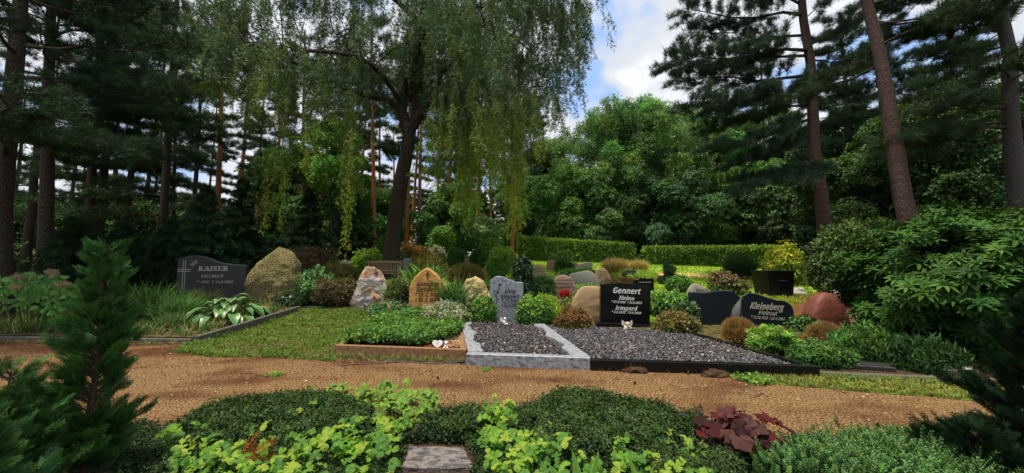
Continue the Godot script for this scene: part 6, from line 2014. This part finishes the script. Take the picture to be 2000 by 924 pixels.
func lavender() -> void:
	var o := thing("lavender", "thin lavender stems with dark flower spikes left of the red leaved plant", "lavender", on(1.62, -3.3))
	var s := Shape.new()
	var k := Scatter.new()
	for i in 26:
		var a := R(0, TAU)
		var e := Vector3(cos(a) * 0.2 * rng.randf(), R(0.12, 0.3), sin(a) * 0.12)
		s.tube([Vector3(e.x * 0.4, 0, e.z * 0.4), e], [0.002, 0.0012], 3)
		if i % 2 == 0:
			for j in 3:
				k.put(aim(Vector3.UP, R(0, TAU), 0.6), e + Vector3(0, 0.012 * j, 0), tint(Color(0.05, 0.035, 0.085), 0.3))
	part("stems", s.mesh(), M.stem, o)
	many("flower_spikes", S.needle, M.matt, k, o)
	var g := Scatter.new()
	for i in 70:
		g.put(aim(Vector3.UP + somewhere() * 0.5, R(0, TAU), R(0.6, 1.3)), Vector3(R(-0.3, 0.3), 0, R(-0.12, 0.12)), tint(Color(0.08, 0.11, 0.04), 0.3))
	many("blades", S.grass, M.leaf, g, o)

func grasses() -> void:
	var k := Scatter.new()
	wob.frequency = 1.1
	for i in 700:
		var q := inside(lawn_poly)
		if wob.get_noise_2dv(q) > -0.05:
			k.put(aim(Vector3.UP + somewhere() * 0.4, R(0, TAU), R(1.4, 2.6)), Vector3(q.x, land(q.x, q.y) + 0.005, q.y), tint(Color(0.06, 0.11, 0.012), 0.35))
	for i in 9000:
		var q := inside(lawn_poly)
		if wob.get_noise_2dv(q * 1.7 + Vector2(9, 3)) < -0.22 and i % 3 > 0: continue
		k.put(aim(Vector3.UP + somewhere() * 0.25, R(0, TAU), R(0.6, 1.3)), Vector3(q.x, land(q.x, q.y) + 0.005, q.y), tint(Color(0.068, 0.12, 0.012) if rng.randf() < 0.7 + 0.5 * wob.get_noise_2dv(q) else Color(0.11, 0.095, 0.035), 0.3))
	tag(many("grass", S.lawn, M.leaf, k), "short green grass of the strip beside the brown grave", "grass", "", "stuff")
	k = Scatter.new()
	for i in 1500:
		var q := inside(weeds_poly)
		k.put(aim(Vector3.UP + somewhere() * 0.25, R(0, TAU), R(0.6, 1.4)), Vector3(q.x, land(q.x, q.y) + 0.005, q.y), tint(Color(0.12, 0.14, 0.025), 0.35))
	tag(many("grass", S.lawn, M.leaf, k), "sparse grass of the verge below the pale kerb", "grass", "", "stuff")
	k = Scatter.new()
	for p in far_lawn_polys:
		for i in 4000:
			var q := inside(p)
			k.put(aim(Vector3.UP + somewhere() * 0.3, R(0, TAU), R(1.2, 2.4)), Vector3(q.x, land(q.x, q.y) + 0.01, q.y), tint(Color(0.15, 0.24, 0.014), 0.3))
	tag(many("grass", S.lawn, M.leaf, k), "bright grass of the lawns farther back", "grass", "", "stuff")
	# weeds in the overgrown grave and along the kerbs
	k = Scatter.new()
	var bed := PackedVector2Array([xz(spot(-200, 655)), xz(spot(372, 664)), xz(spot(570, 606)), xz(spot(540, 590)), xz(spot(-200, 590))])
	for i in 3600:
		var q := inside(bed)
		k.put(aim(Vector3.UP + somewhere() * 0.3, R(0, TAU), R(0.8, 2.4)), Vector3(q.x, land(q.x, q.y) + 0.08, q.y), tint(Color(0.055, 0.10, 0.022) if rng.randf() < 0.8 else Color(0.2, 0.17, 0.07), 0.3))
	tag(many("weeds", S.grass, M.leaf, k), "rough grass and weeds in the overgrown grave on the left", "weeds", "", "stuff")
	k = Scatter.new()
	for i in 500:
		var f := rng.randf()
		var q := spot(lerpf(1600, 1890, f), lerpf(739, 751, f)) + Vector3(0, 0, R(0, 0.1))
		if i % 4 == 0: q = spot(lerpf(-100, 372, f), lerpf(668, 674, f)) + Vector3(0, 0, R(0, 0.12))
		if i % 4 == 1: q = spot(lerpf(655, 910, f), lerpf(697, 707, f)) + Vector3(0, 0, R(0, 0.08))
		k.put(aim(Vector3.UP + somewhere() * 0.3, R(0, TAU), R(0.5, 1.1)), q, tint(Color(0.10, 0.14, 0.03), 0.3))
	for i in 700:
		var q := spot(R(-100, 120), R(770, 850))
		k.put(aim(Vector3.UP + somewhere() * 0.3, R(0, TAU), R(0.6, 1.3)), q, tint(Color(0.07, 0.14, 0.025), 0.3))
	tag(many("weeds", S.grass, M.leaf, k), "single weeds along the foot of the kerbs", "weeds", "", "stuff")
	for e in [[1478, 748, 1.6, "leafy weed tuft in front of the right part of the black kerb", 0.13], [1445, 742, 0.9, "small weed tuft left of the larger one at the black kerb", 0.08], [948, 724, 0.7, "tiny green weed at the foot of the pale granite kerb", 0.06], [540, 734, 0.8, "flat weed on the path below the grass strip", 0.09], [445, 690, 1.0, "low dandelion weed at the front of the grass strip", 0.12]]:
		var o := thing("weed", e[3], "weed", spot(e[0], e[1]))
		var w := Scatter.new()
		for i in 40:
			w.put(aim(Vector3.UP + somewhere() * 0.6, R(0, TAU), R(0.5, 1.1) * e[2] * 0.7), Vector3(R(-1, 1), 0, R(-1, 1)) * e[4], tint(Color(0.10, 0.2, 0.03), 0.25))
		many("blades", S.grass, M.leaf, w, o, "")
		w = Scatter.new()
		for i in 14:
			w.put(aim(Vector3.UP + somewhere() * 0.6, R(0, TAU), e[2] * 0.35), Vector3(R(-1, 1) * e[4], 0.03 * e[2], R(-1, 1) * e[4]), tint(Color(0.10, 0.2, 0.03), 0.25))
		many("leaves", S.oval, M.leaf, w, o, "")
